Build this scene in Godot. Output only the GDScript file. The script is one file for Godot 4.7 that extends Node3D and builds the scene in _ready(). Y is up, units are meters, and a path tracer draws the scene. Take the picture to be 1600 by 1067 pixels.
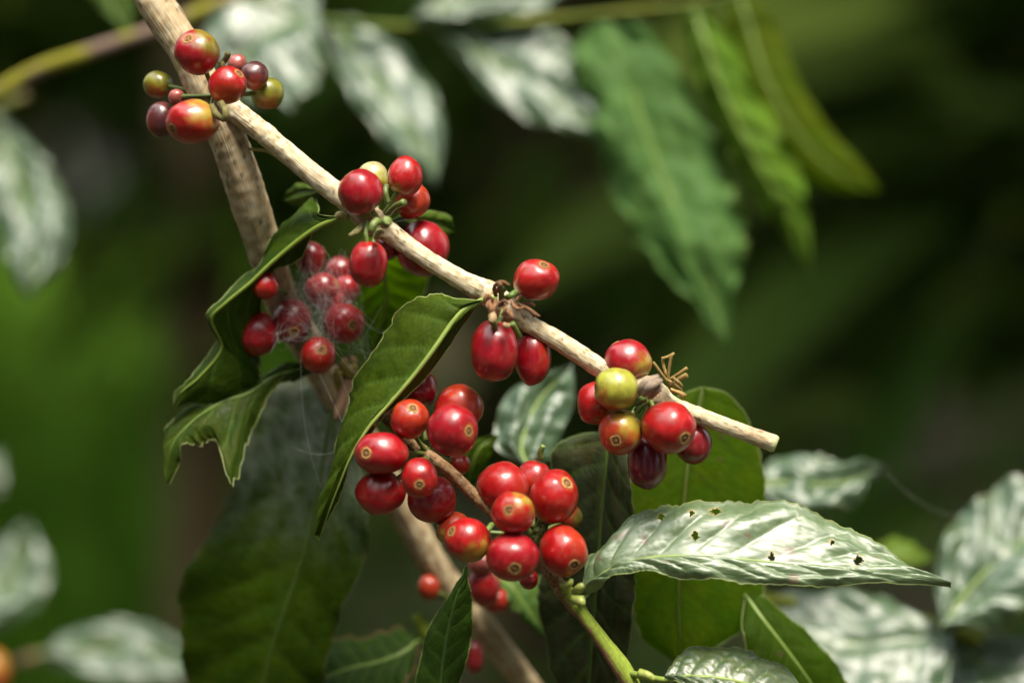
extends Node3D

const D := 0.756            # metres from the lens to the plane in focus
var cam_frame := Transform3D(Basis(Vector3.RIGHT, deg_to_rad(-12.0)), Vector3(0, 1.45, 0))
var rng := RandomNumberGenerator.new()
var fine := FastNoiseLite.new()
var mats := {}
var names := {}
var deeper := 0.0             # millimetres added to every depth while the branches farther back are built

# ------------------------------------------------------------------ helpers

func k(z: float) -> float:                      # metres that one photograph pixel spans, z millimetres behind the plane in focus
	return (D + (z + deeper) * 0.001) / D / 5000.0

func at(x: float, y: float, z: float) -> Vector3:   # where the thing seen at that pixel stands, z millimetres behind the plane in focus
	return cam_frame * Vector3((x - 800.0) * k(z), (533.5 - y) * k(z), -(D + (z + deeper) * 0.001))

func n3(p: Vector3, f: float) -> float:
	return fine.get_noise_3dv(p * f)

func numbered(called: String) -> String:
	names[called] = names.get(called, -1) + 1
	return called if names[called] == 0 else "%s_%03d" % [called, names[called]]

func thing(called: String, label: String, category: String, where: Vector3, group := "") -> Node3D:
	var o := Node3D.new()
	o.name = numbered(called)
	o.position = where
	tag(o, label, category, group)
	add_child(o, true)
	return o

func tag(o: Node, label: String, category := "", group := "", kind := "") -> void:
	for pair in [["label", label], ["category", category], ["group", group], ["kind", kind]]:
		if pair[1]:
			o.set_meta(pair[0], pair[1])

func part(called: String, mesh: Mesh, mat: Material, parent: Node, where := Vector3.ZERO, label := "") -> MeshInstance3D:
	var o := MeshInstance3D.new()
	var c := 0
	for ch in parent.get_children():
		if str(ch.name) == called or str(ch.name).begins_with(called + "_0") or str(ch.name).begins_with(called + "_1"):
			c += 1
	o.name = called if c == 0 else "%s_%03d" % [called, c]
	o.mesh = mesh
	o.material_override = null
	if mesh is ArrayMesh:
		for i in mesh.get_surface_count():
			mesh.surface_set_material(i, mat)
	else:
		o.material_override = mat
	o.position = where
	if label:
		o.set_meta("label", label)
	parent.add_child(o, true)
	return o

# a sheet of nu by nv points; closed sheets repeat their first column as their last
func grid(nu: int, nv: int, pos: PackedVector3Array, col: PackedColorArray, uv: PackedVector2Array, closed: bool, keep := PackedByteArray()) -> ArrayMesh:
	var nor := PackedVector3Array()
	nor.resize(pos.size())
	var idx := PackedInt32Array()
	for j in nv - 1:
		for i in nu - 1:
			var a := j * nu + i
			var b := a + 1
			var c := a + nu
			var d := c + 1
			var n := (pos[d] - pos[a]).cross(pos[c] - pos[b])
			nor[a] += n
			nor[b] += n
			nor[c] += n
			nor[d] += n
			if keep.size() and keep[a] == 0:
				continue
			idx.append_array(PackedInt32Array([a, d, b, a, c, d]))
	for j in nv:
		if closed:
			var s := nor[j * nu] + nor[j * nu + nu - 1]
			nor[j * nu] = s
			nor[j * nu + nu - 1] = s
	for i in nor.size():
		nor[i] = nor[i].normalized() if nor[i].length() > 1e-20 else Vector3.UP
	var arrays := []
	arrays.resize(Mesh.ARRAY_MAX)
	arrays[Mesh.ARRAY_VERTEX] = pos
	arrays[Mesh.ARRAY_NORMAL] = nor
	arrays[Mesh.ARRAY_COLOR] = col
	arrays[Mesh.ARRAY_TEX_UV] = uv
	arrays[Mesh.ARRAY_INDEX] = idx
	var m := ArrayMesh.new()
	m.add_surface_from_arrays(Mesh.PRIMITIVE_TRIANGLES, arrays)
	return m

func spline(p: Array, t: float) -> Variant:     # Catmull-Rom through p at t from 0 to 1
	var x := clampf(t, 0.0, 1.0) * (p.size() - 1)
	var i := mini(int(x), p.size() - 2)
	var f := x - i
	var a = p[maxi(i - 1, 0)]
	var b = p[i]
	var c = p[i + 1]
	var d = p[mini(i + 2, p.size() - 1)]
	return (b * 2.0 + (c - a) * f + (a * 2.0 - b * 5.0 + c * 4.0 - d) * f * f + (b * 3.0 - a - c * 3.0 + d) * f * f * f) * 0.5

# a round stick along the points; look(t, angle, place) gives [colour, radius factor]
func tube(pts: Array, radii: Array, nu: int, nv: int, look: Callable, cap := true) -> ArrayMesh:
	var pos := PackedVector3Array()
	var col := PackedColorArray()
	var uv := PackedVector2Array()
	var t0: Vector3 = (spline(pts, 0.02) - spline(pts, 0.0)).normalized()
	var nrm := t0.cross(Vector3(0.31, 0.2, 0.93)).normalized()
	var went := 0.0
	var last: Vector3 = pts[0]
	var rows := nv + (2 if cap else 0)
	for jj in rows:
		var j := clampi(jj - (1 if cap else 0), 0, nv - 1)
		var t := float(j) / (nv - 1)
		var c: Vector3 = spline(pts, t)
		var tg: Vector3 = (spline(pts, minf(t + 0.01, 1.0)) - spline(pts, maxf(t - 0.01, 0.0))).normalized()
		nrm = (nrm - tg * nrm.dot(tg)).normalized()
		var bin := tg.cross(nrm)
		went += c.distance_to(last)
		last = c
		var r: float = spline(radii, t)
		var capped := cap and (jj == 0 or jj == rows - 1)
		for i in nu + 1:
			var a := TAU * (i % nu) / nu
			var d := nrm * cos(a) + bin * sin(a)
			var l: Array = look.call(t, a, c + d * r)
			pos.append(c + d * r * (0.02 if capped else float(l[1])))
			col.append(l[0])
			uv.append(Vector2(float(i) / nu, went / (TAU * maxf(r, 0.0002))))
	return grid(nu + 1, rows, pos, col, uv, true)

func plain(c: Color, vary := 0.15) -> Callable:
	return func(_t: float, _a: float, p: Vector3) -> Array:
		var v := 1.0 + vary * n3(p, 900.0)
		return [Color(c.r * v, c.g * v, c.b * v), 1.0]

func shifted(pts: Array, by: Vector3) -> Array:
	return pts.map(func(p): return p - by)

# ------------------------------------------------------------------ materials

func noise_tex(size: int, freq: float, oct: int, from: Color, to: Color, seed_: int, stretch := Vector2.ONE) -> ImageTexture:
	var n := FastNoiseLite.new()
	n.seed = seed_
	n.frequency = freq
	n.fractal_octaves = oct
	var im := Image.create(size, size, false, Image.FORMAT_RGB8)
	for y in size:
		for x in size:
			var a := TAU * x / size
			var b := TAU * y / size
			var r := size / TAU
			# a torus in noise space, so that the edges meet
			var v := n.get_noise_3d(cos(a) * r * stretch.x, sin(a) * r * stretch.x + 300.0, (sin(b) * r) * stretch.y) * 0.6 + n.get_noise_3d(sin(a) * r * stretch.x, cos(a) * r * stretch.x, cos(b) * r * stretch.y + 700.0) * 0.6
			im.set_pixel(x, y, from.lerp(to, clampf(v * 0.9 + 0.5, 0, 1)))
	return ImageTexture.create_from_image(im)

func make_materials() -> void:
	var rough_leaf := noise_tex(256, 0.06, 4, Color(0.42, 0.42, 0.42), Color(0.85, 0.85, 0.85), 3)
	var rough_even := noise_tex(256, 0.08, 4, Color(0.56, 0.56, 0.56), Color(0.72, 0.72, 0.72), 4)
	var bump_leaf := noise_tex(256, 0.09, 3, Color.BLACK, Color.WHITE, 5)
	var bump_bark := noise_tex(256, 0.05, 4, Color.BLACK, Color.WHITE, 7, Vector2(1.6, 0.35))
	var speck := noise_tex(256, 0.11, 3, Color(0.86, 0.86, 0.86), Color(1, 1, 1), 11)
	for spec in [["leaf", 0.85, 0.22, Color(0.5, 0.6, 0.2)], ["shiny_leaf", 0.78, 0.85, Color(0.35, 0.45, 0.15)], ["thin_leaf", 0.85, 0.2, Color(1.0, 1.1, 0.3)], ["wet_leaf", 0.74, 0.78, Color(0.35, 0.45, 0.15)], ["dull_leaf", 0.9, 0.15, Color(0.45, 0.5, 0.2)]]:
		var m := StandardMaterial3D.new()
		m.resource_name = spec[0]
		m.vertex_color_use_as_albedo = true
		m.roughness = spec[1]
		m.roughness_texture = rough_even if spec[0] in ["shiny_leaf", "wet_leaf"] else rough_leaf
		m.metallic_specular = spec[2]
		m.backlight_enabled = true
		m.backlight = spec[3]
		m.heightmap_enabled = true
		m.heightmap_texture = bump_leaf
		m.heightmap_scale = 0.012 if spec[0] != "shiny_leaf" else 0.007
		m.uv1_scale = Vector3(1.0, 2.5, 1)
		m.cull_mode = BaseMaterial3D.CULL_DISABLED
		if spec[0] in ["shiny_leaf", "wet_leaf"]:
			m.clearcoat_enabled = true
			m.clearcoat = 0.9 if spec[0] == "shiny_leaf" else 0.45
			m.clearcoat_roughness = 0.42
		mats[spec[0]] = m
	var b := StandardMaterial3D.new()
	b.resource_name = "berry_skin"
	b.vertex_color_use_as_albedo = true
	b.albedo_texture = speck
	b.roughness_texture = noise_tex(256, 0.035, 4, Color(0.55, 0.55, 0.55), Color(1, 1, 1), 13)
	b.heightmap_enabled = true
	b.heightmap_texture = b.roughness_texture
	b.heightmap_scale = 0.004
	b.roughness = 0.46
	b.metallic_specular = 0.52
	b.clearcoat_enabled = true
	b.clearcoat = 0.45
	b.clearcoat_roughness = 0.22
	b.uv1_triplanar = true
	b.uv1_scale = Vector3.ONE * 55.0
	mats.berry = b
	var w := StandardMaterial3D.new()
	w.resource_name = "bark"
	w.vertex_color_use_as_albedo = true
	w.roughness = 0.72
	w.metallic_specular = 0.35
	w.heightmap_enabled = true
	w.heightmap_texture = bump_bark
	w.heightmap_scale = 0.015
	w.uv1_scale = Vector3(2, 0.5, 1)
	mats.bark = w
	var s := StandardMaterial3D.new()
	s.resource_name = "green_stalk"
	s.vertex_color_use_as_albedo = true
	s.roughness = 0.45
	mats.stalk = s
	var silk := StandardMaterial3D.new()
	silk.resource_name = "silk"
	silk.albedo_color = Color(0.86, 0.86, 0.84)
	silk.roughness = 0.4
	silk.backlight_enabled = true
	silk.backlight = Color(0.8, 0.8, 0.8)
	mats.silk = silk
	var g := StandardMaterial3D.new()
	g.resource_name = "ground_soil"
	g.albedo_texture = noise_tex(512, 0.03, 5, Color(0.15, 0.14, 0.06), Color(0.27, 0.24, 0.11), 21)
	g.roughness = 0.95
	g.uv1_triplanar = true
	g.uv1_world_triplanar = true
	g.uv1_scale = Vector3.ONE * 0.7
	mats.ground = g
	var gr := StandardMaterial3D.new()
	gr.resource_name = "foliage"
	gr.vertex_color_use_as_albedo = true
	gr.roughness = 0.75
	gr.metallic_specular = 0.1
	gr.backlight_enabled = true
	gr.backlight = Color(0.6, 0.7, 0.2)
	mats.foliage = gr

# ------------------------------------------------------------------ fruit

const TONES := {
	"c": Color(0.38, 0.005, 0.014), "r": Color(0.45, 0.009, 0.009), "o": Color(0.47, 0.038, 0.009), "y": Color(0.46, 0.36, 0.04), "g": Color(0.46, 0.48, 0.05),
	"l": Color(0.23, 0.23, 0.02), "m": Color(0.16, 0.004, 0.022), "b": Color(0.10, 0.025, 0.025), "p": Color(0.42, 0.10, 0.08), "d": Color(0.22, 0.006, 0.012), "w": Color(0.55, 0.50, 0.22)}

# [x, y, rx, ry, z, navel x, navel y (0, 0 where the photograph does not show it), tone, second tone, where the second tone lies (x, y), how far it spreads, label]
func berry(plant: Node3D, node_px: Vector3, d: Array, seed_: int, stalked := true) -> void:
	var z: float = d[4]
	var u := k(z)
	var c := at(d[0], d[1], z)
	var half := 1.02 * Vector3(d[2], d[3], (minf(d[2], d[3]) + (d[2] + d[3]) * 0.5) * 0.5) * u
	var nav: Vector3
	var seen: bool = d[5] != 0
	if seen:
		var q := Vector2(float(d[5] - d[0]) / d[2], -float(d[6] - d[1]) / d[3])
		if q.length() > 0.95:
			q *= 0.95 / q.length()
		nav = Vector3(q.x, q.y, sqrt(1.0 - q.length_squared()))
	else:
		nav = Vector3(d[0] - node_px.x, -(d[1] - node_px.y), -16.0 - (z - node_px.z) * 2.0).normalized()
	var side := nav.cross(Vector3(0.2, 0.1, 0.97)).normalized()
	var over := nav.cross(side)
	var one: Color = TONES[d[7]]
	var two: Color = TONES[d[8]]
	var lies := Vector3(d[9], -d[10], 0.45).normalized()
	var spread: float = d[11]
	var off := Vector3(seed_ * 3.7, seed_ * 1.3, seed_ * 7.1)
	var nu := 40
	var nv := 30
	var pos := PackedVector3Array()
	var col := PackedColorArray()
	var uv := PackedVector2Array()
	for j in nv:
		var th := PI * (float(j) / (nv - 1) - 0.5)
		for i in nu + 1:
			var a := TAU * (i % nu) / nu
			var dir := side * cos(a) * cos(th) + over * sin(a) * cos(th) + nav * sin(th)
			var r := 1.0
			r += 0.035 * pow(absf(sin(2.0 * th)), 2.0)                       # a little square in profile
			r -= 0.07 * exp(-pow((PI * 0.5 - th) / 0.22, 2.0))               # dimple round the scar
			r -= 0.05 * exp(-pow((PI * 0.5 + th) / 0.30, 2.0))               # and at the stalk
			r -= 0.022 * exp(-pow(sin(a) / 0.25, 2.0)) * pow(cos(th), 2.0)    # the faint groove between the two beans
			r += 0.045 * n3(dir + off, 0.9) + 0.012 * n3(dir + off, 2.7)
			pos.append(cam_frame.basis * (dir * half * r))
			var w := n3(dir + off, 1.6) * 0.5 + n3(dir + off, 7.0) * 0.16
			var f := smoothstep(0.0, 0.75, dir.dot(lies) + w * 0.8 - 1.0 + spread * 1.6)
			var base := one.lerp(two, f)
			base = base.lerp(Color(base.r * 0.55, base.g * 0.5, base.b * 0.6), clampf(0.35 + w * 1.2, 0, 0.7) * (1.0 - f * 0.6))
			if th > 1.15:
				base = base.lerp(Color(0.44, 0.14, 0.04), smoothstep(1.18, 1.36, th + w * 0.12) * 0.6)
			var speck := smoothstep(0.50, 0.62, n3(dir + off, 17.0))
			base = base.lerp(Color(0.5, 0.25, 0.12), speck * 0.14)
			var mark := smoothstep(0.42, 0.55, n3(dir + off * 1.7, 3.4))
			base = base.lerp(Color(0.16, 0.05, 0.025), mark * 0.45)
			base = base.lerp(Color(0.5, 0.12, 0.08), smoothstep(0.1, 0.5, n3(dir - off, 1.1)) * 0.08)
			col.append(base)
			uv.append(Vector2(float(i) / nu, float(j) / nv))
	var o := part("berry", grid(nu + 1, nv, pos, col, uv, true), mats.berry, plant, c - plant.position, d[12] if d.size() > 12 else "")
	# the round scar where the flower sat
	var tip := nav * half
	var nn := (nav / half).normalized()
	var sd := nn.cross(Vector3(0.2, 0.1, 0.97)).normalized()
	var ov := nn.cross(sd)
	var rs := (0.235 + 0.06 * fposmod(seed_ * 0.618, 1.0)) * minf(half.x, half.y)
	var prof := [[1.08, -0.16, 0], [1.0, 0.015, 1], [0.86, 0.075, 1], [0.66, 0.06, 1], [0.54, -0.03, 2], [0.40, -0.04, 2], [0.30, 0.03, 1], [0.14, 0.06, 3], [0.0, 0.05, 3]]
	var tints := [Color(0.30, 0.06, 0.02), Color(0.38, 0.21, 0.075), Color(0.09, 0.035, 0.018), Color(0.28, 0.15, 0.06)]
	pos = PackedVector3Array()
	col = PackedColorArray()
	uv = PackedVector2Array()
	for q in prof:
		for i in 21:
			var a := TAU * (i % 20) / 20
			var wob := 1.0 + 0.22 * n3(Vector3(cos(a), sin(a), seed_), 1.3)
			pos.append(cam_frame.basis * (tip * (0.962 + 0.045 * n3(nav + off, 0.9)) + (sd * cos(a) + ov * sin(a)) * rs * q[0] * wob + nn * rs * q[1]))
			var tc: Color = tints[q[2]]
			col.append(tc * (0.62 + 0.5 * fposmod(seed_ * 0.377, 1.0)) * (1.0 + 0.5 * n3(Vector3(cos(a) * q[0], sin(a) * q[0], seed_), 2.5)))
			uv.append(Vector2(i / 20.0, q[0]))
	part("blossom_scar", grid(21, prof.size(), pos, col, uv, true), mats.bark, o)
	if stalked:
		var nodep := at(node_px.x, node_px.y, node_px.z)
		var back := -nav
		if seen:
			back = (cam_frame.basis.inverse() * (nodep - c)).normalized().lerp(-nav, 0.45).normalized()
		var from := cam_frame.basis * (back * half * 0.9)
		var to := (nodep - c)
		var out := to - from
		if out.length() > 0.011:
			out = out.normalized() * 0.011
		var mid := from + out * 0.45 + cam_frame.basis * (back * 0.0008)
		part("stalk", tube([from, mid, from + out], [0.0009, 0.0007, 0.0009], 8, 7, plain(Color(0.11, 0.15, 0.03), 0.4)), mats.stalk, o)

# ------------------------------------------------------------------ leaves

# stations: nine numbers each, the midrib and then the two edges, as pixel x, pixel y and millimetres of depth
# o: mat, tint, vein, quilt (mm), wave (mm), bulge (mm), veins, holes, label, petiole (three numbers per point), rim, dust, blotch
func leaf(plant: Node3D, st: Array, o: Dictionary) -> MeshInstance3D:
	var seed_: int = o.get("seed", int(st[0][0] * 7 + st[0][1]))
	var off := Vector3(seed_ % 97, seed_ % 31, seed_ % 53)
	var mid := []
	var lef := []
	var rig := []
	var lean: Array = o.get("lean", [])
	for s0 in st:
		var s: Array = s0.duplicate()
		if lean.size():                       # a blade that faces the light from above: the higher, the farther
			for i in [1, 4, 7]:
				s[i + 1] = lean[1] - lean[2] * (float(s[i]) - lean[0]) + 0.06 * (float(s[i + 1]) - lean[1])
		mid.append(at(s[0], s[1], s[2]))
		lef.append(at(s[3], s[4], s[5]) if s.size() > 3 else at(s[0], s[1], s[2]))
		rig.append(at(s[6], s[7], s[8]) if s.size() > 3 else at(s[0], s[1], s[2]))
	var c: Vector3 = mid[0]
	mid = shifted(mid, c)
	lef = shifted(lef, c)
	rig = shifted(rig, c)
	var nv: int = o.get("nv", 110)
	var nh: int = o.get("nh", 16)
	var nu := nh * 2 + 1
	var quilt: float = o.get("quilt", 0.7) * 0.001
	var wave: float = o.get("wave", 0.8) * 0.001
	var bulge: float = o.get("bulge", 1.5) * 0.001
	var veins: float = o.get("veins", 9.0)
	var slant: float = o.get("slant", 1.3)
	var tint: Color = o.get("tint", Color(0.035, 0.085, 0.012))
	var vein: Color = o.get("vein", Color(0.10, 0.17, 0.03))
	var blotch: Color = o.get("blotch", Color(0.075, 0.10, 0.012))
	var dust: float = o.get("dust", 0.0)
	var holes: Array = o.get("holes", [])
	var tm := 0.5
	var nm: Vector3 = (spline(rig, tm) - spline(lef, tm)).cross(spline(mid, tm + 0.02) - spline(mid, tm - 0.02))
	var sgn := signf(nm.dot(cam_frame.basis.z))
	var pos := PackedVector3Array()
	var col := PackedColorArray()
	var uv := PackedVector2Array()
	var keep := PackedByteArray()
	var rim_l := []
	var rim_r := []
	for j in nv:
		var t := float(j) / (nv - 1)
		var m: Vector3 = spline(mid, t)
		var tg: Vector3 = spline(mid, minf(t + 0.02, 1)) - spline(mid, maxf(t - 0.02, 0))
		var el: Vector3 = spline(lef, t)
		var er: Vector3 = spline(rig, t)
		var n := ((er - el).cross(tg)).normalized() * sgn
		if n.length() < 0.5:
			n = cam_frame.basis.z
		var taper := smoothstep(0.0, 0.12, t) * smoothstep(1.0, 0.86, t)
		for i in nu:
			var s := float(i - nh) / nh
			var e := el if s < 0 else er
			var q := absf(s)
			var v := t * veins - q * slant + (0.37 if s < 0 else 0.0) + 0.12 * n3(Vector3(t * 3.0, q, seed_ % 13), 1.3)
			var fr := v - floorf(v)
			var puff := pow(sin(PI * fr), 0.7)
			var env := sin(PI * pow(q, 0.8)) * 0.85 + 0.15 * q
			var h := bulge * 4.0 * q * (1.0 - q) + quilt * (puff - 0.5) * env * taper
			h += wave * taper * q * q * q * (sin(TAU * v * 0.5 + seed_) + 0.8 * n3(Vector3(t * 6.0, s, 0) + off, 1.7))
			h += o.get("roll", 0.0) * 0.001 * taper * n3(Vector3(t * 2.6, s * 1.1, 7) + off, 1.0)
			h += quilt * o.get("ruck", 0.3) * n3(Vector3(t * 9.0, s * 3.0, 5) + off, 2.0)
			var jag: float = 1.0 + o.get("jag", 0.012) * n3(Vector3(t * 40.0, signf(s) * 3.0, 9) + off, 1.0) * q * 3.0
			var p: Vector3 = m + (e - m) * q * jag + n * h
			pos.append(p)
			if i == 0:
				rim_l.append(p)
			if i == nu - 1:
				rim_r.append(p)
			var w := n3(Vector3(t * 5.0, s * 2.0, 2) + off, 1.4) * 0.7 + n3(Vector3(t * 22.0, s * 8.0, 4) + off, 1.6) * 0.45
			var cc := tint.lerp(blotch, clampf(0.35 + w * 0.9, 0.0, 1.0))
			cc = cc * (1.0 + 0.25 * n3(Vector3(t * 60.0, s * 25.0, 1) + off, 1.5))
			cc = cc.lerp(vein, (exp(-pow(minf(fr, 1.0 - fr) / 0.055, 2.0)) * 0.55 * (1.0 - q * 0.5) + exp(-pow(q / 0.05, 2.0)) * 0.7) * o.get("veiny", 1.0))
			cc = cc.lerp(Color(0.20, 0.13, 0.03), smoothstep(0.93, 1.0, q) * clampf(0.2 + 0.9 * n3(Vector3(t * 14.0, s, 3) + off, 1.2), 0, 1) * 0.7)
			if dust > 0.0:
				var dd: float = clampf(0.55 + 0.6 * n3(Vector3(t * 6.0, s * 2.5, 8) + off, 1.5) + 0.5 * n3(Vector3(t * 30.0, s * 11.0, 8) + off, 1.5), 0, 1) * dust * (smoothstep(0.52, 0.15, t) if o.has("dusty") else 1.0)
				cc = cc.lerp(Color(0.28, 0.30, 0.26), dd)
			var gone := false
			for hl in holes:
				var dh := Vector2((t - hl[0]) / hl[2], (s - hl[1]) / hl[3]).length() * 1.25 + 0.5 * n3(Vector3(t * 90.0, s * 30.0, 6), 1.0)
				if dh < 1.0 and hl[4] > 0:
					gone = true
				cc = cc.lerp(Color(0.30, 0.24, 0.09) if hl[4] > 0 else Color(0.13, 0.09, 0.05), smoothstep(1.7, 1.05, dh) * 0.8)
			keep.append(0 if gone else 1)
			col.append(cc)
			uv.append(Vector2(s * 0.5 + 0.5, t))
	var lf := part("leaf", grid(nu, nv, pos, col, uv, false, keep), mats[o.get("mat", "leaf")], plant, c - plant.position, o.get("label", ""))
	# midrib and leaf stalk, one stick
	var w0: float = o.get("rib", 0.9) * 0.001
	var line := []
	var rad := []
	for p in o.get("petiole", []):
		line.append(at(p[0], p[1], p[2]) - c)
		rad.append(w0 * 1.15)
	for i in mid.size():
		var t := float(i) / (mid.size() - 1)
		line.append(mid[i])
		rad.append(lerpf(w0, w0 * 0.25, t))
	part("midrib", tube(line, rad, 8, 60, plain(o.get("rib_tint", Color(0.16, 0.24, 0.045)), 0.25)), mats.stalk, lf)
	if o.get("rim", true):
		var rt: Color = o.get("rim_tint", Color(0.17, 0.22, 0.06))
		for r in [rim_l, rim_r]:
			part("margin", tube(r, [0.00016, 0.00022, 0.0002, 0.00012], 5, nv, plain(rt, 0.5), false), mats.stalk, lf)
	return lf

# ------------------------------------------------------------------ shrubs and trees beyond

func leaf_blade(length: float, width: float) -> ArrayMesh:
	var pos := PackedVector3Array()
	var col := PackedColorArray()
	var uv := PackedVector2Array()
	for j in 7:
		var t := j / 6.0
		var w := width * 0.5 * pow(sin(PI * (0.04 + 0.96 * t * 0.98)), 0.8)
		for i in 5:
			var s := (i - 2) / 2.0
			pos.append(Vector3(s * w, -0.35 * length * t * t + 0.18 * absf(s) * w * 2.0 + 0.006 * sin(t * 9.0) * absf(s), t * length))
			var v := 1.0 if i != 2 else 1.35
			col.append(Color(v, v, v))
			uv.append(Vector2(s * 0.5 + 0.5, t))
	var m := grid(5, 7, pos, col, uv, false)
	m.surface_set_material(0, mats.foliage)
	return m

func crown(parent: Node3D, mesh: Mesh, centre: Vector3, size: Vector3, count: int, tint: Color, seed_: int, hollow := 0.35) -> void:
	rng.seed = seed_
	var mm := MultiMesh.new()
	mm.transform_format = MultiMesh.TRANSFORM_3D
	mm.use_colors = true
	mm.mesh = mesh
	mm.instance_count = count
	for i in count:
		var d := Vector3(rng.randfn(), rng.randfn(), rng.randfn()).normalized()
		var r := pow(rng.randf(), 0.45) * (1.0 - hollow) + hollow
		var lump := 0.85 + 0.3 * n3(d * 2.0 + Vector3(seed_, 0, 0), 1.0)
		var p := centre + d * size * r * lump
		var out := (d * Vector3(1, 0.5, 1) + Vector3(rng.randf_range(-0.7, 0.7), rng.randf_range(-0.45, 0.3), rng.randf_range(-0.7, 0.7))).normalized()
		var bs := Basis.looking_at(-out, Vector3.UP.rotated(out, rng.randf_range(-0.7, 0.7))) if absf(out.y) < 0.98 else Basis()
		mm.set_instance_transform(i, Transform3D(bs.scaled_local(Vector3.ONE * rng.randf_range(0.6, 1.25)), p))
		var v := rng.randf_range(0.65, 1.3)
		var y := rng.randf_range(0.8, 1.35)
		mm.set_instance_color(i, Color(tint.r * v * y, tint.g * v, tint.b * v))
	var o := MultiMeshInstance3D.new()
	o.name = "crown"
	o.multimesh = mm
	o.set_meta("kind", "stuff")
	parent.add_child(o, true)

func shrub(called: String, label: String, category: String, where: Vector3, size: Vector3, count: int, tint: Color, seed_: int, blade: Mesh, lift := 0.5, girth := 0.03, group := "") -> Node3D:
	var o := thing(called, label, category, where, group)
	rng.seed = seed_
	var pts := [Vector3(0, -0.05, 0), Vector3(0.03, size.y * lift * 0.5, 0.02), Vector3(-0.02, size.y * lift, 0), Vector3(0.02, size.y * (lift + 0.6), 0.03)]
	part("trunk", tube(pts, [girth * 1.3, girth, girth * 0.85, girth * 0.4], 14, 30, plain(Color(0.060, 0.043, 0.017), 0.5)), mats.bark, o)
	for b in 5:
		var a := b * 2.4 + seed_
		var y := size.y * (lift * 0.75 + 0.1 * b)
		part("limb", tube([Vector3(0, y, 0), Vector3(cos(a) * size.x * 0.35, y + size.y * 0.15, sin(a) * size.z * 0.35), Vector3(cos(a) * size.x * 0.75, y + size.y * 0.22, sin(a) * size.z * 0.75)], [girth * 0.5, girth * 0.35, girth * 0.15], 8, 12, plain(Color(0.060, 0.043, 0.017), 0.5)), mats.bark, o)
	crown(o, blade, Vector3(0, size.y * (lift + 0.5), 0), size * Vector3(1, 0.55, 1), count, tint, seed_)
	return o

# ------------------------------------------------------------------ the twigs

func bark_look(base: Color, streak: Color, pale: Color, seed_: int, rough: float, along: float, nodes := []) -> Callable:
	return func(t: float, a: float, _p: Vector3) -> Array:
		var c := Vector3(cos(a), sin(a), t * along) + Vector3(seed_, 0, 0)
		var s := n3(Vector3(cos(a) * 1.7, sin(a) * 1.7, t * along * 0.4 + seed_), 1.0)
		var f := n3(Vector3(cos(a) * 4.5, sin(a) * 4.5, t * along * 0.9 + seed_), 1.0) * 0.6
		var b := n3(c, 1.1)
		var col := base.lerp(pale, clampf(0.4 + b * 1.1 + f * 0.5, 0, 1))
		col = col.lerp(streak, smoothstep(0.18, 0.55, s + f * 0.5) * 0.6)
		col = col.lerp(streak * 0.45, smoothstep(0.36, 0.55, n3(Vector3(cos(a) * 4.0, sin(a) * 4.0, t * along * 0.8 - seed_), 1.0)) * 0.75)
		for nd in nodes:
			col = col.lerp(Color(0.26, 0.155, 0.085), exp(-pow((t - nd) / 0.025, 2.0)) * clampf(0.5 + 1.1 * f + 0.8 * b, 0.0, 0.85))
		col = col.lerp(Color(0.42, 0.46, 0.36), smoothstep(0.34, 0.5, n3(Vector3(cos(a) * 1.5, sin(a) * 1.5, t * along * 1.3 + seed_ * 3.0), 1.1)) * 0.4)
		return [col, 1.0 + rough * (0.9 * n3(c, 0.9) + 0.8 * s + 0.55 * f)]

# p: [x, y, z, half width in pixels] ...
func stick(parent: Node3D, called: String, p: Array, look: Callable, nu: int, nv: int, where: Vector3, mat := "bark", label := "", cap := true) -> MeshInstance3D:
	var pts := []
	var rad := []
	for q in p:
		pts.append(at(q[0], q[1], q[2]) - where)
		rad.append(q[3] * k(q[2]))
	return part(called, tube(pts, rad, nu, nv, look, cap), mats[mat], parent, where - parent.position if parent.get_parent() == self else Vector3.ZERO, label)

func bits(parent: Node3D, called: String, list: Array, tint: Color, w: float, mat := "bark") -> void:
	var i := 0
	for b in list:
		i += 1
		var p := []
		for q in b:
			p.append([q[0], q[1], q[2], w * (q[3] if q.size() > 3 else 1.0)])
		stick(parent, called, p, plain(tint * (0.75 + 0.12 * (i % 5)), 0.6), 7, 9, at(b[0][0], b[0][1], b[0][2]), mat)

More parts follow.
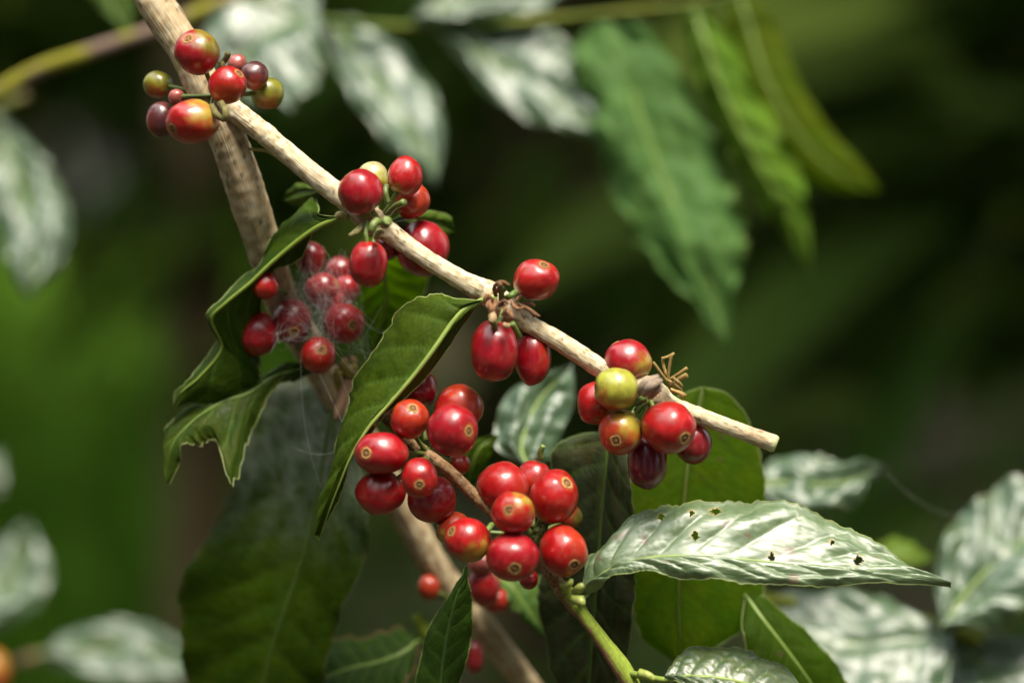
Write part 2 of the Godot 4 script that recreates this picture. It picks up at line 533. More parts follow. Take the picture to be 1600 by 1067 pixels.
func _ready() -> void:
	# ---- camera, sky, sun, exposure
	var cam := Camera3D.new()
	cam.name = "camera"
	cam.transform = cam_frame
	var lens := CameraAttributesPhysical.new()
	lens.frustum_focal_length = 85.0
	lens.frustum_focus_distance = D - 0.004
	lens.frustum_near = 0.05
	lens.frustum_far = 400.0
	lens.exposure_aperture = 3.2
	cam.attributes = lens
	cam.fov = rad_to_deg(2.0 * atan(1067.0 / 2.0 / 5000.0 / D))
	cam.near = 0.05
	cam.far = 400.0
	add_child(cam)
	cam.make_current()

	var env := Environment.new()
	env.background_mode = Environment.BG_SKY
	var sky := Sky.new()
	var sm := ProceduralSkyMaterial.new()
	sm.sky_top_color = Color(0.95, 0.97, 0.97)
	sm.sky_horizon_color = Color(0.52, 0.55, 0.58)
	sm.sky_curve = 0.35
	sm.ground_horizon_color = Color(0.25, 0.26, 0.2)
	sm.ground_bottom_color = Color(0.12, 0.12, 0.08)
	sm.sun_angle_max = 1.0
	sky.sky_material = sm
	env.sky = sky
	env.background_energy_multiplier = 0.8
	env.tonemap_mode = Environment.TONE_MAPPER_LINEAR
	env.tonemap_exposure = 4.7
	env.sdfgi_enabled = true
	env.ssao_enabled = true
	env.ssil_enabled = true
	var we := WorldEnvironment.new()
	we.name = "environment"
	we.environment = env
	add_child(we)

	var sun := DirectionalLight3D.new()
	sun.name = "sun"
	sun.light_color = Color(1.0, 0.96, 0.90)
	sun.light_energy = 0.5
	sun.light_angular_distance = 22.0
	sun.shadow_enabled = true
	sun.look_at_from_position(Vector3(0.18, 0.93, 0.24) * 10.0, Vector3.ZERO, Vector3.FORWARD)
	add_child(sun)

	fine.seed = 12
	fine.frequency = 1.0
	fine.fractal_octaves = 2
	make_materials()
	setting()
	stem()
	front_branch()
	lower_branch()
	leaf_branches()
	webs()

func setting() -> void:
	var pm := PlaneMesh.new()
	pm.size = Vector2(400, 400)
	pm.material = mats.ground
	var g := MeshInstance3D.new()
	g.name = "ground"
	g.mesh = pm
	g.set_meta("kind", "structure")
	g.set_meta("label", "brown leaf-strewn soil between the coffee bushes")
	add_child(g)
	var blade := leaf_blade(0.15, 0.055)
	var big := leaf_blade(0.34, 0.11)
	# sunlit green cover low on the left
	rng.seed = 5
	var mm := MultiMesh.new()
	mm.transform_format = MultiMesh.TRANSFORM_3D
	mm.use_colors = true
	mm.mesh = leaf_blade(0.16, 0.03)
	mm.instance_count = 9000
	for i in mm.instance_count:
		var p := Vector3(rng.randf_range(-3.6, -0.35), rng.randf_range(0.0, 0.12), rng.randf_range(-8.0, -3.2))
		if i % 6 == 0:
			p.x = rng.randf_range(-4, 4)
		var out := Vector3(rng.randf_range(-1, 1), rng.randf_range(0.4, 1.6), rng.randf_range(-1, 1)).normalized()
		mm.set_instance_transform(i, Transform3D(Basis.looking_at(-out, Vector3(rng.randf(), 0.1, rng.randf())).scaled_local(Vector3.ONE * rng.randf_range(0.6, 1.5)), p))
		var v := rng.randf_range(0.7, 1.3)
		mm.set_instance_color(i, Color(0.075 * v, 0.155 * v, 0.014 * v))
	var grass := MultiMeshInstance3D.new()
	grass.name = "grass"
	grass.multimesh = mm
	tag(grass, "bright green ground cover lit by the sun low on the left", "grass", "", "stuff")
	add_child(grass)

	# bushes seen far out of focus
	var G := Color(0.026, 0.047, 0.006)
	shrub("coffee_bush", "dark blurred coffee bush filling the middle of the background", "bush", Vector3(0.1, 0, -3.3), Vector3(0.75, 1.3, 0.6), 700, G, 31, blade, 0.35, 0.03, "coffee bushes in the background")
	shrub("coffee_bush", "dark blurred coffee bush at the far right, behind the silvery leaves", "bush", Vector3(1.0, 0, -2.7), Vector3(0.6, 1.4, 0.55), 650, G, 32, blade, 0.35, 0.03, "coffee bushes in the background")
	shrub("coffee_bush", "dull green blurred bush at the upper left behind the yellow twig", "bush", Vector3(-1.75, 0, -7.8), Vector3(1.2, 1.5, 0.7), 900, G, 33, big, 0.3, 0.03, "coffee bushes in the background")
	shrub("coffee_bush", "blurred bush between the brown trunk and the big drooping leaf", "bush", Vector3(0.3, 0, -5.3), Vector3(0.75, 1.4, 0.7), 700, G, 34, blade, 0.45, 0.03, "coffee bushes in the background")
	shrub("broad_leaf_plant", "large leaved plant blurred into pale green bands at upper right", "plant", Vector3(0.62, 0, -2.0), Vector3(0.36, 1.25, 0.3), 46, Color(0.032, 0.062, 0.010), 35, big, 0.5, 0.02)
	shrub("shade_tree", "brown blurred tree trunk left of the hanging curled leaf", "tree", Vector3(-0.43, 0, -3.1), Vector3(1.1, 3.2, 0.95), 2600, G, 41, big, 0.78, 0.045, "shade trees over the coffee")
	shrub("shade_tree", "shade tree with its dark crown over the right background", "tree", Vector3(1.6, 0, -3.9), Vector3(1.9, 3.0, 1.9), 1700, G, 42, big, 0.78, 0.09, "shade trees over the coffee")
	shrub("shade_tree", "faint brown trunk right of the pale leaf at top middle", "tree", Vector3(0.03, 0, -3.7), Vector3(0.9, 3.3, 0.9), 1700, G, 43, big, 0.8, 0.07, "shade trees over the coffee")
	shrub("shade_tree", "tall shade tree closing the far end of the row", "tree", Vector3(-0.2, 0, -8.5), Vector3(4.0, 3.6, 1.2), 3800, G, 44, big, 0.35, 0.12, "shade trees over the coffee")
	shrub("shade_tree", "shade tree behind the bushes at the far right", "tree", Vector3(3.4, 0, -6.0), Vector3(2.0, 3.2, 1.6), 2200, G, 45, big, 0.35, 0.12, "shade trees over the coffee")
	shrub("shade_tree", "shade tree at the far left edge of the row", "tree", Vector3(-3.6, 0, -5.4), Vector3(1.8, 3.4, 1.8), 2200, G, 46, big, 0.4, 0.12, "shade trees over the coffee")

	for e in [[-0.4, -7.9, "behind the brown trunk, beyond the green cover"], [0.9, -7.4, "far back behind the drooping leaves"], [2.2, -7.0, "far back at the right edge"], [-3.3, -7.2, "far back at the left edge"], [-1.0, -9.2, "farthest back at the left, above the green cover"], [-2.6, -9.0, "farthest back at the left edge"], [1.6, -9.0, "farthest back at the right"]]:
		shrub("coffee_bush", "dark coffee bush %s" % e[2], "bush", Vector3(e[0], 0, e[1]), Vector3(1.0, 1.7, 0.7), 900, G, 80 + int(e[0] * 9.0), big, 0.12, 0.03, "coffee bushes in the background")
	shrub("shade_tree", "shade tree standing just past the right edge, its crown over the large leaved plant", "tree", Vector3(1.5, 0, -2.1), Vector3(1.25, 3.1, 0.95), 1000, G, 47, big, 0.78, 0.06, "shade trees over the coffee")
	shrub("shade_tree", "shade tree behind the green cover at the left", "tree", Vector3(-1.7, 0, -8.6), Vector3(1.6, 3.2, 1.5), 2200, G, 48, big, 0.74, 0.05, "shade trees over the coffee")
	# the rows round the place from which the picture is taken
	for e in [[-1.9, 1.0], [-0.3, 2.1], [1.6, 1.6], [-2.3, -0.9], [2.2, -0.6]]:
		shrub("shade_tree", "leafy tree %s" % {-1.9: "to the left of the place the picture is taken from", -0.3: "behind the place the picture is taken from", 1.6: "to the right of the place the picture is taken from", -2.3: "beside the coffee plant on its left", 2.2: "beside the coffee plant on its right"}[e[0]], "tree", Vector3(e[0], 0, e[1]), Vector3(1.0, 3.0, 1.0), 1500, G, 60 + int(e[0] * 5.0), big, 0.25, 0.08, "shade trees over the coffee")

func stem() -> void:
	var base := at(815, 1067, 85)
	var s := thing("coffee_plant", "thick pale brown coffee stem running from the top left down behind the berries", "coffee plant", base)
	stick(s, "bark", [[205, -70, 14, 28], [240, 0, 12, 29], [290, 80, 10, 28], [330, 165, 9, 28], [356, 220, 9, 29], [384, 300, 14, 30], [412, 385, 24, 28], [440, 470, 36, 27], [495, 565, 48, 26], [575, 700, 58, 25], [640, 815, 66, 24], [690, 900, 72, 23], [760, 985, 80, 21], [830, 1080, 88, 20], [900, 1180, 96, 20]],
		bark_look(Color(0.36, 0.27, 0.15), Color(0.17, 0.105, 0.05), Color(0.50, 0.41, 0.26), 3, 0.055, 60.0), 40, 360, at(384, 300, 14))
	var n1 := Vector3(335, 150, 2)
	var list := [
		[307, 82, 34, 34, -10, 296, 63, "c", "l", 0.9, -0.7, 0.40],
		[246, 132, 22, 21, 14, 0, 0, "l", "o", 0.0, 1.0, 0.40, "small olive green berry"],
		[275, 152, 12, 13, 6, 0, 0, "p", "p", 0, 0, 0.3, "tiny pink undeveloped berry"],
		[251, 187, 22, 28, 8, 0, 0, "b", "o", -0.9, 0.4, 0.22, "dark brown shrivelled berry"],
		[300, 190, 39, 34, -14, 271, 203, "r", "y", 0.6, -0.5, 0.36],
		[355, 133, 29, 29, -12, 0, 0, "r", "o", 0.1, 0.8, 0.5],
		[397, 118, 21, 22, 8, 0, 0, "b", "o", 0.2, 0.9, 0.4, "dull brownish red berry"],
		[370, 99, 14, 14, 14, 0, 0, "p", "p", 0, 0, 0.3, "small pale pink berry"],
		[417, 146, 25, 25, 15, 0, 0, "l", "o", 0.1, 1.0, 0.32, "yellow green berry turning orange below"]]
	for i in list.size():
		berry(s, n1, list[i], 100 + i)
	bits(s, "bract", [[[345, 100, 0], [352, 92, -2], [356, 82, -3]], [[338, 118, -4], [346, 104, -6], [344, 96, -6]], [[330, 165, -16], [338, 180, -18], [350, 186, -16]], [[345, 160, -16], [352, 176, -19], [348, 188, -18]]], Color(0.16, 0.14, 0.05), 5.0)
	var n2 := Vector3(470, 465, 40)
	var web := [
		[485, 403, 23, 25, 30, 0, 0, "d", "d", 0.2, 0.3, 0.2], [530, 424, 22, 23, 40, 0, 0, "d", "d", 0, 0, 0.3], [503, 452, 26, 26, 28, 0, 0, "c", "d", 0.2, -0.4, 0.3], [515, 470, 22, 22, 30, 0, 0, "c", "d", 0, 1, 0.3],
		[541, 452, 21, 22, 36, 0, 0, "c", "d", 0, 0, 0.2], [414, 446, 20, 22, 12, 0, 0, "r", "o", -0.4, 0.4, 0.3], [403, 522, 31, 34, 24, 0, 0, "c", "o", -0.6, -0.6, 0.2], [456, 502, 31, 34, 26, 461, 519, "d", "m", 0.2, 0.4, 0.3],
		[537, 505, 32, 31, 26, 553, 508, "c", "r", 0, 0, 0.3], [497, 555, 27, 28, 20, 505, 547, "r", "o", 0.1, -0.2, 0.3]]
	for i in web.size():
		berry(s, n2, web[i], 130 + i)
	bits(s, "bud_stub", [[[540, 600, 34, 1.6], [546, 580, 30, 1.8], [548, 568, 28, 1.4]], [[532, 610, 32], [528, 590, 28, 1.2], [530, 578, 27]], [[546, 588, 30], [536, 572, 27], [541, 560, 27]]], Color(0.30, 0.24, 0.06), 7.0)
	bits(s, "twig_stub", [[[548, 560, 36, 1.0], [542, 595, 31, 1.1], [530, 640, 28, 0.8], [524, 655, 28, 0.4]]], Color(0.34, 0.20, 0.12), 10.0)
	# the fruit far down the stem, blurred
	var low := [[757, 914, 24, 34, 52, 0, 0, "c", "r", 0, 0, 0.3], [670, 918, 17, 20, 62, 0, 0, "o", "o", 0, 0, 0.3, "small orange berry beside the stem"], [741, 1026, 15, 27, 60, 0, 0, "d", "c", 0, 0, 0.3], [775, 938, 20, 20, 60, 0, 0, "r", "o", 0, 0, 0.3], [752, 880, 20, 18, 48, 0, 0, "p", "r", 0, 1, 0.3]]
	for i in low.size():
		berry(s, Vector3(715, 940, 70), low[i], 150 + i)
	# the dusty broad leaf that hangs from the stem
	leaf(s, [[535, 585, 56, 535, 585, 56, 535, 585, 56], [520, 635, 50, 405, 592, 60, 552, 640, 48], [508, 695, 47, 378, 655, 61, 566, 705, 44], [496, 765, 45, 368, 745, 60, 578, 785, 40], [482, 835, 45, 332, 818, 60, 573, 845, 39], [463, 900, 46, 294, 888, 62, 556, 908, 39], [441, 960, 47, 277, 945, 64, 531, 962, 40], [425, 1012, 49, 286, 1005, 66, 514, 1015, 42], [410, 1075, 52, 288, 1070, 68, 506, 1070, 45], [398, 1140, 56, 312, 1135, 70, 478, 1130, 50], [385, 1215, 64, 385, 1215, 64, 385, 1215, 64]],
		{"mat": "dull_leaf", "tint": Color(0.026, 0.052, 0.004), "blotch": Color(0.038, 0.064, 0.004), "dust": 0.62, "dusty": Vector2(1.2, 0), "quilt": 1.0, "wave": 1.6, "bulge": -1.5, "veins": 10.0, "label": "broad dusty leaf under the spider web", "petiole": [[478, 520, 46], [515, 555, 44]], "rib": 0.8, "rib_tint": Color(0.05, 0.085, 0.012), "rim_tint": Color(0.06, 0.08, 0.02), "vein": Color(0.045, 0.08, 0.015), "veiny": 0.5})

func front_branch() -> void:
	var base := at(345, 150, 4)
	var b := thing("coffee_branch", "straw coloured berry bearing twig slanting across the middle to a cut end", "branch", base)
	stick(b, "bark", [[335, 140, 6, 15], [365, 172, 4, 17], [405, 203, 2, 17], [440, 232, 1, 16.5], [500, 282, 0, 17], [545, 316, -1, 18], [583, 347, -2, 22], [612, 366, -2, 16], [660, 400, -2, 14.5], [720, 437, -3, 15.5], [765, 460, -3, 20], [795, 483, -4, 20], [830, 508, -4, 14.5], [880, 537, -4, 15], [930, 570, -4, 15], [975, 597, -4, 17], [1015, 610, -4, 22], [1050, 633, -4, 14.5], [1100, 652, -5, 13], [1160, 675, -6, 13], [1210, 693, -7, 13.5]],
		bark_look(Color(0.52, 0.42, 0.25), Color(0.20, 0.115, 0.045), Color(0.70, 0.62, 0.45), 8, 0.075, 70.0, [0.30, 0.56, 0.79, 0.97]), 36, 620, at(590, 350, -2))
	# the pale cut at its end
	var e0 := at(1206, 691.5, -6.9)
	var e1 := at(1214, 694.6, -7.1)
	var ax := (e1 - e0).normalized()
	part("cut_end", tube([Vector3.ZERO, ax * 0.0008, ax * 0.0016], [0.00262, 0.00275, 0.0022], 20, 5, plain(Color(0.42, 0.44, 0.22), 0.4)), mats.bark, b, e0 + ax * 0.0002 - b.position)
	var A := Vector3(593, 345, -2)
	var a := [
		[563, 300, 34, 35, -12, 0, 0, "c", "d", 0, 0.8, 0.35], [582, 278, 24, 25, 4, 0, 0, "w", "g", 0.5, 0.6, 0.5, "pale cream green berry"], [633, 276, 27, 31, -4, 0, 0, "r", "y", -0.6, 0.7, 0.20],
		[643, 313, 28, 28, 8, 0, 0, "o", "r", -0.5, 0.4, 0.4], [575, 412, 30, 36, -10, 0, 0, "c", "r", 0, -0.6, 0.3], [660, 388, 40, 43, 14, 0, 0, "c", "d", -0.4, 0.6, 0.4], [603, 385, 21, 21, 14, 0, 0, "d", "d", 0, 0, 0.3]]
	for i in a.size():
		berry(b, A, a[i], 10 + i)
	bits(b, "stalk", [[[606, 335, -6, 1.2], [618, 322, -11], [632, 316, -14, 1.3]], [[590, 345, -20, 1.5], [582, 352, -22, 1.3], [580, 362, -22]], [[600, 350, -20, 1.8], [604, 346, -24, 1.9], [606, 344, -25, 1.4]], [[572, 345, -10, 0.8], [571, 365, -12, 0.8], [573, 380, -12, 0.8]], [[606, 318, -8], [602, 300, -8], [604, 290, -6]]], Color(0.12, 0.16, 0.035), 4.8, "stalk")
	bits(b, "bract", [[[566, 352, -10], [556, 362, -13], [545, 368, -14, 0.5]], [[540, 340, -8], [530, 334, -10], [524, 340, -10, 0.6]], [[588, 372, -14], [592, 362, -18], [600, 362, -18, 0.6]]], Color(0.34, 0.30, 0.13), 5.0)
	stick(b, "dry_petiole", [[388, 233, 6, 2.5], [417, 236, 4, 3], [440, 250, 3, 3.5], [462, 268, 2, 3], [478, 284, 1, 2]], plain(Color(0.42, 0.36, 0.12), 0.3), 8, 24, at(417, 236, 4))
	var B := Vector3(790, 470, -4)
	var c := [
		[838, 437, 36, 31, -8, 850, 414, "r", "o", -0.8, -0.1, 0.22], [772, 548, 37, 47, -12, 0, 0, "c", "d", 0, 0.9, 0.3], [832, 558, 29, 43, 0, 0, 0, "c", "o", 0.9, -0.1, 0.28]]
	for i in c.size():
		berry(b, B, c[i], 30 + i)
	bits(b, "bract", [[[775, 462, -14], [772, 448, -17], [784, 440, -19], [796, 446, -19, 0.7]], [[768, 470, -16, 1.6], [760, 462, -19, 1.3], [757, 474, -19, 0.6]], [[775, 470, -18, 1.2], [770, 484, -21], [764, 496, -22, 0.8]], [[782, 474, -18, 1.4], [790, 482, -22], [784, 492, -21, 0.7]], [[812, 476, -10], [828, 484, -12], [838, 492, -13], [844, 494, -13, 0.5]], [[818, 474, -8], [830, 474, -10], [836, 478, -10, 0.6]], [[822, 480, -11], [832, 488, -12, 0.8], [834, 496, -12, 0.5]], [[806, 470, -10], [816, 462, -10], [826, 470, -10, 0.5]], [[766, 466, -17], [762, 478, -20], [770, 488, -21, 0.6]], [[780, 478, -19], [788, 470, -22], [794, 476, -22, 0.5]], [[776, 456, -17], [782, 446, -20, 1.3], [778, 440, -20, 0.4]], [[764, 474, -19, 1.4], [768, 482, -22, 1.2], [764, 490, -22, 0.3]], [[800, 474, -16], [808, 482, -19], [818, 480, -18, 0.4]], [[792, 486, -18, 1.3], [800, 494, -20], [797, 500, -19, 0.4]]], Color(0.24, 0.12, 0.06), 3.3)
	bits(b, "stalk", [[[784, 470, -14], [784, 456, -17], [789, 450, -17, 1.1]], [[790, 466, -14], [798, 462, -16], [806, 456, -14]], [[771, 494, -20], [772, 505, -20, 1.1], [773, 514, -18]], [[800, 505, -10], [806, 516, -8], [812, 526, -6]]], Color(0.10, 0.16, 0.03), 5.0, "stalk")
	bits(b, "bud_scale", [[[768, 488, -20, 1.2], [770, 497, -23, 1.4], [766, 504, -24, 0.8]], [[786, 506, -22, 0.8], [792, 509, -22], [796, 507, -20, 0.5]]], Color(0.42, 0.30, 0.16), 4.6)
	var Cn := Vector3(1012, 612, -4)
	var f := [
		[981, 566, 36, 35, -3, 0, 0, "c", "y", 0.85, 0.3, 0.34, "berry half red and half yellow green"], [963, 608, 34, 33, -18, 0, 0, "g", "r", -0.4, 0.9, 0.36, "yellow green berry turning red below"], [930, 630, 28, 33, -6, 0, 0, "r", "y", 0.8, 0.4, 0.34],
		[970, 675, 34, 35, -14, 961, 688, "o", "y", 0.7, -0.7, 0.52, "orange berry with a yellow side"], [1045, 668, 41, 40, -18, 1068, 684, "r", "c", 0.5, 0.6, 0.4], [1083, 693, 29, 32, 0, 0, 0, "d", "r", 0.3, -0.7, 0.30], [1012, 720, 31, 43, -6, 0, 0, "m", "d", 0.5, -0.4, 0.35, "dark maroon overripe berry"]]
	for i in f.size():
		berry(b, Cn, f[i], 50 + i)
	bits(b, "dry_flower_stalk", [[[1052, 606, -8], [1040, 592, -10], [1021, 566, -12]], [[1044, 596, -9], [1046, 575, -10], [1050, 553, -11, 1.2]], [[1048, 592, -9], [1062, 583, -11], [1074, 575, -12, 1.3]], [[1042, 586, -9], [1037, 570, -9], [1036, 561, -9]], [[1050, 602, -9], [1062, 592, -11, 1.6], [1074, 586, -12, 2.0]], [[1066, 610, -10], [1056, 602, -11], [1044, 594, -11]], [[1050, 612, -12], [1062, 612, -13], [1072, 618, -13]], [[1034, 560, -10], [1042, 558, -10], [1054, 552, -10]], [[1070, 622, -12], [1062, 614, -14], [1048, 608, -13]], [[1066, 604, -12], [1062, 598, -13], [1052, 590, -12]]], Color(0.42, 0.29, 0.10), 2.3)
	bits(b, "bark_flake", [[[1000, 612, -20, 1.0], [1010, 600, -23, 1.3], [1030, 588, -22, 0.6]], [[1006, 616, -21, 1.0], [1018, 602, -24, 1.2], [1034, 594, -22, 0.5]], [[1016, 620, -18, 0.8], [1028, 608, -21, 0.9], [1032, 600, -20, 0.4]]], Color(0.34, 0.26, 0.19), 7.0)
	bits(b, "stalk", [[[1008, 622, -16], [998, 626, -18], [990, 630, -18]], [[1010, 626, -15], [1000, 634, -17], [994, 644, -17]]], Color(0.10, 0.16, 0.03), 5.5, "stalk")

	# leaf curling away to the left from the second cluster
	leaf(b, [[552, 336, -3, 552, 336, -3, 552, 336, -3], [508, 349, 0, 503, 338, 5, 510, 355, 3], [472, 371, 3, 483, 310, 20, 478, 382, 8], [427, 408, 6, 436, 366, 20, 434, 422, 12], [391, 442, 8, 399, 421, 18, 404, 490, 24], [352, 474, 10, 354, 459, 18, 400, 545, 28], [330, 500, 13, 321, 489, 18, 408, 578, 31], [346, 543, 19, 340, 534, 24, 402, 604, 31], [312, 588, 19, 296, 586, 24, 368, 620, 29], [284, 612, 20, 273, 612, 24, 306, 628, 26], [272, 634, 22, 272, 634, 22, 272, 634, 22]],
		{"tint": Color(0.026, 0.055, 0.005), "blotch": Color(0.045, 0.075, 0.005), "rib": 0.95, "rib_tint": Color(0.17, 0.24, 0.03), "jag": 0.05, "wave": 2.2, "quilt": 0.9, "veins": 8.0, "petiole": [[585, 340, -4], [568, 335, -6]], "rim_tint": Color(0.22, 0.28, 0.08), "label": "curled leaf folded along its pale midrib"})
	leaf(b, [[500, 578, 42, 500, 578, 42, 500, 578, 42], [460, 580, 36, 464, 572, 40, 462, 592, 35], [425, 590, 32, 424, 581, 37, 432, 612, 31], [388, 614, 28, 378, 613, 34, 394, 668, 26], [352, 626, 26, 340, 612, 33, 362, 757, 18], [322, 642, 24, 306, 622, 32, 336, 686, 20], [290, 668, 23, 270, 662, 30, 304, 694, 20], [268, 700, 22, 252, 692, 27, 282, 714, 20], [265, 756, 21, 265, 756, 21, 265, 756, 21]],
		{"tint": Color(0.024, 0.050, 0.005), "blotch": Color(0.05, 0.062, 0.005), "wave": 1.8, "quilt": 0.8, "veins": 7.0, "jag": 0.06, "rib": 0.7, "rim_tint": Color(0.2, 0.24, 0.08), "label": "ragged wavy leaf with two hanging points"})
	# the opposite leaves of that node, half hidden behind it
	leaf(b, [[600, 350, 6, 600, 350, 6, 600, 350, 6], [635, 344, 18, 632, 334, 18, 640, 365, 18], [668, 348, 26, 665, 330, 26, 672, 368, 26], [694, 352, 34, 700, 337, 34, 690, 370, 34], [706, 360, 38, 706, 360, 38, 706, 360, 38]], {"nv": 40, "nh": 10, "label": "dim little leaf behind the second cluster", "tint": Color(0.04, 0.085, 0.01)})
	leaf(b, [[585, 350, 16, 585, 350, 16, 585, 350, 16], [592, 395, 40, 550, 400, 46, 640, 396, 42], [602, 440, 50, 545, 450, 56, 668, 432, 50], [602, 480, 56, 550, 500, 60, 655, 470, 56], [590, 520, 60, 560, 535, 62, 625, 505, 60], [575, 560, 64, 575, 560, 64, 575, 560, 64]], {"mat": "thin_leaf", "tint": Color(0.05, 0.105, 0.010), "nv": 60, "nh": 12, "label": "bright green leaf behind the webbed cluster"})
	leaf(b, [[510, 300, 14, 510, 300, 14, 510, 300, 14], [485, 300, 26, 484, 288, 28, 486, 314, 26], [462, 304, 34, 462, 288, 36, 464, 322, 34], [446, 314, 40, 446, 314, 40, 446, 314, 40]], {"nv": 30, "nh": 8, "tint": Color(0.035, 0.075, 0.01), "rim": false})
	# the long leaf that hangs from the third node, edge towards us
	leaf(b, [[752, 470, -8, 752, 470, -8, 752, 470, -8], [722, 486, -10, 712, 466, -7, 731, 498, -7], [701, 512, -11, 682, 460, -4, 713, 522, -6], [673, 552, -12, 628, 480, 0, 692, 556, -6], [642, 592, -12, 588, 540, 4, 660, 594, -7], [607, 632, -12, 553, 600, 7, 621, 634, -8], [574, 670, -12, 538, 648, 8, 583, 668, -8], [549, 712, -11, 528, 698, 7, 555, 714, -8], [532, 752, -8, 517, 744, 5, 537, 756, -6], [515, 795, -4, 500, 788, 6, 520, 798, -3], [500, 838, 2, 500, 838, 2, 500, 838, 2]],
		{"tint": Color(0.034, 0.062, 0.005), "blotch": Color(0.055, 0.085, 0.006), "rib": 0.95, "rib_tint": Color(0.22, 0.30, 0.06), "bulge": 2.2, "quilt": 0.9, "wave": 0.7, "veins": 9.0, "jag": 0.02, "petiole": [[775, 466, -8], [764, 466, -9]], "rim_tint": Color(0.26, 0.32, 0.10), "holes": [[0.56, 0.95, 0.03, 0.5, 1]], "nv": 150, "label": "long green leaf folded along its midrib beside the berries"})

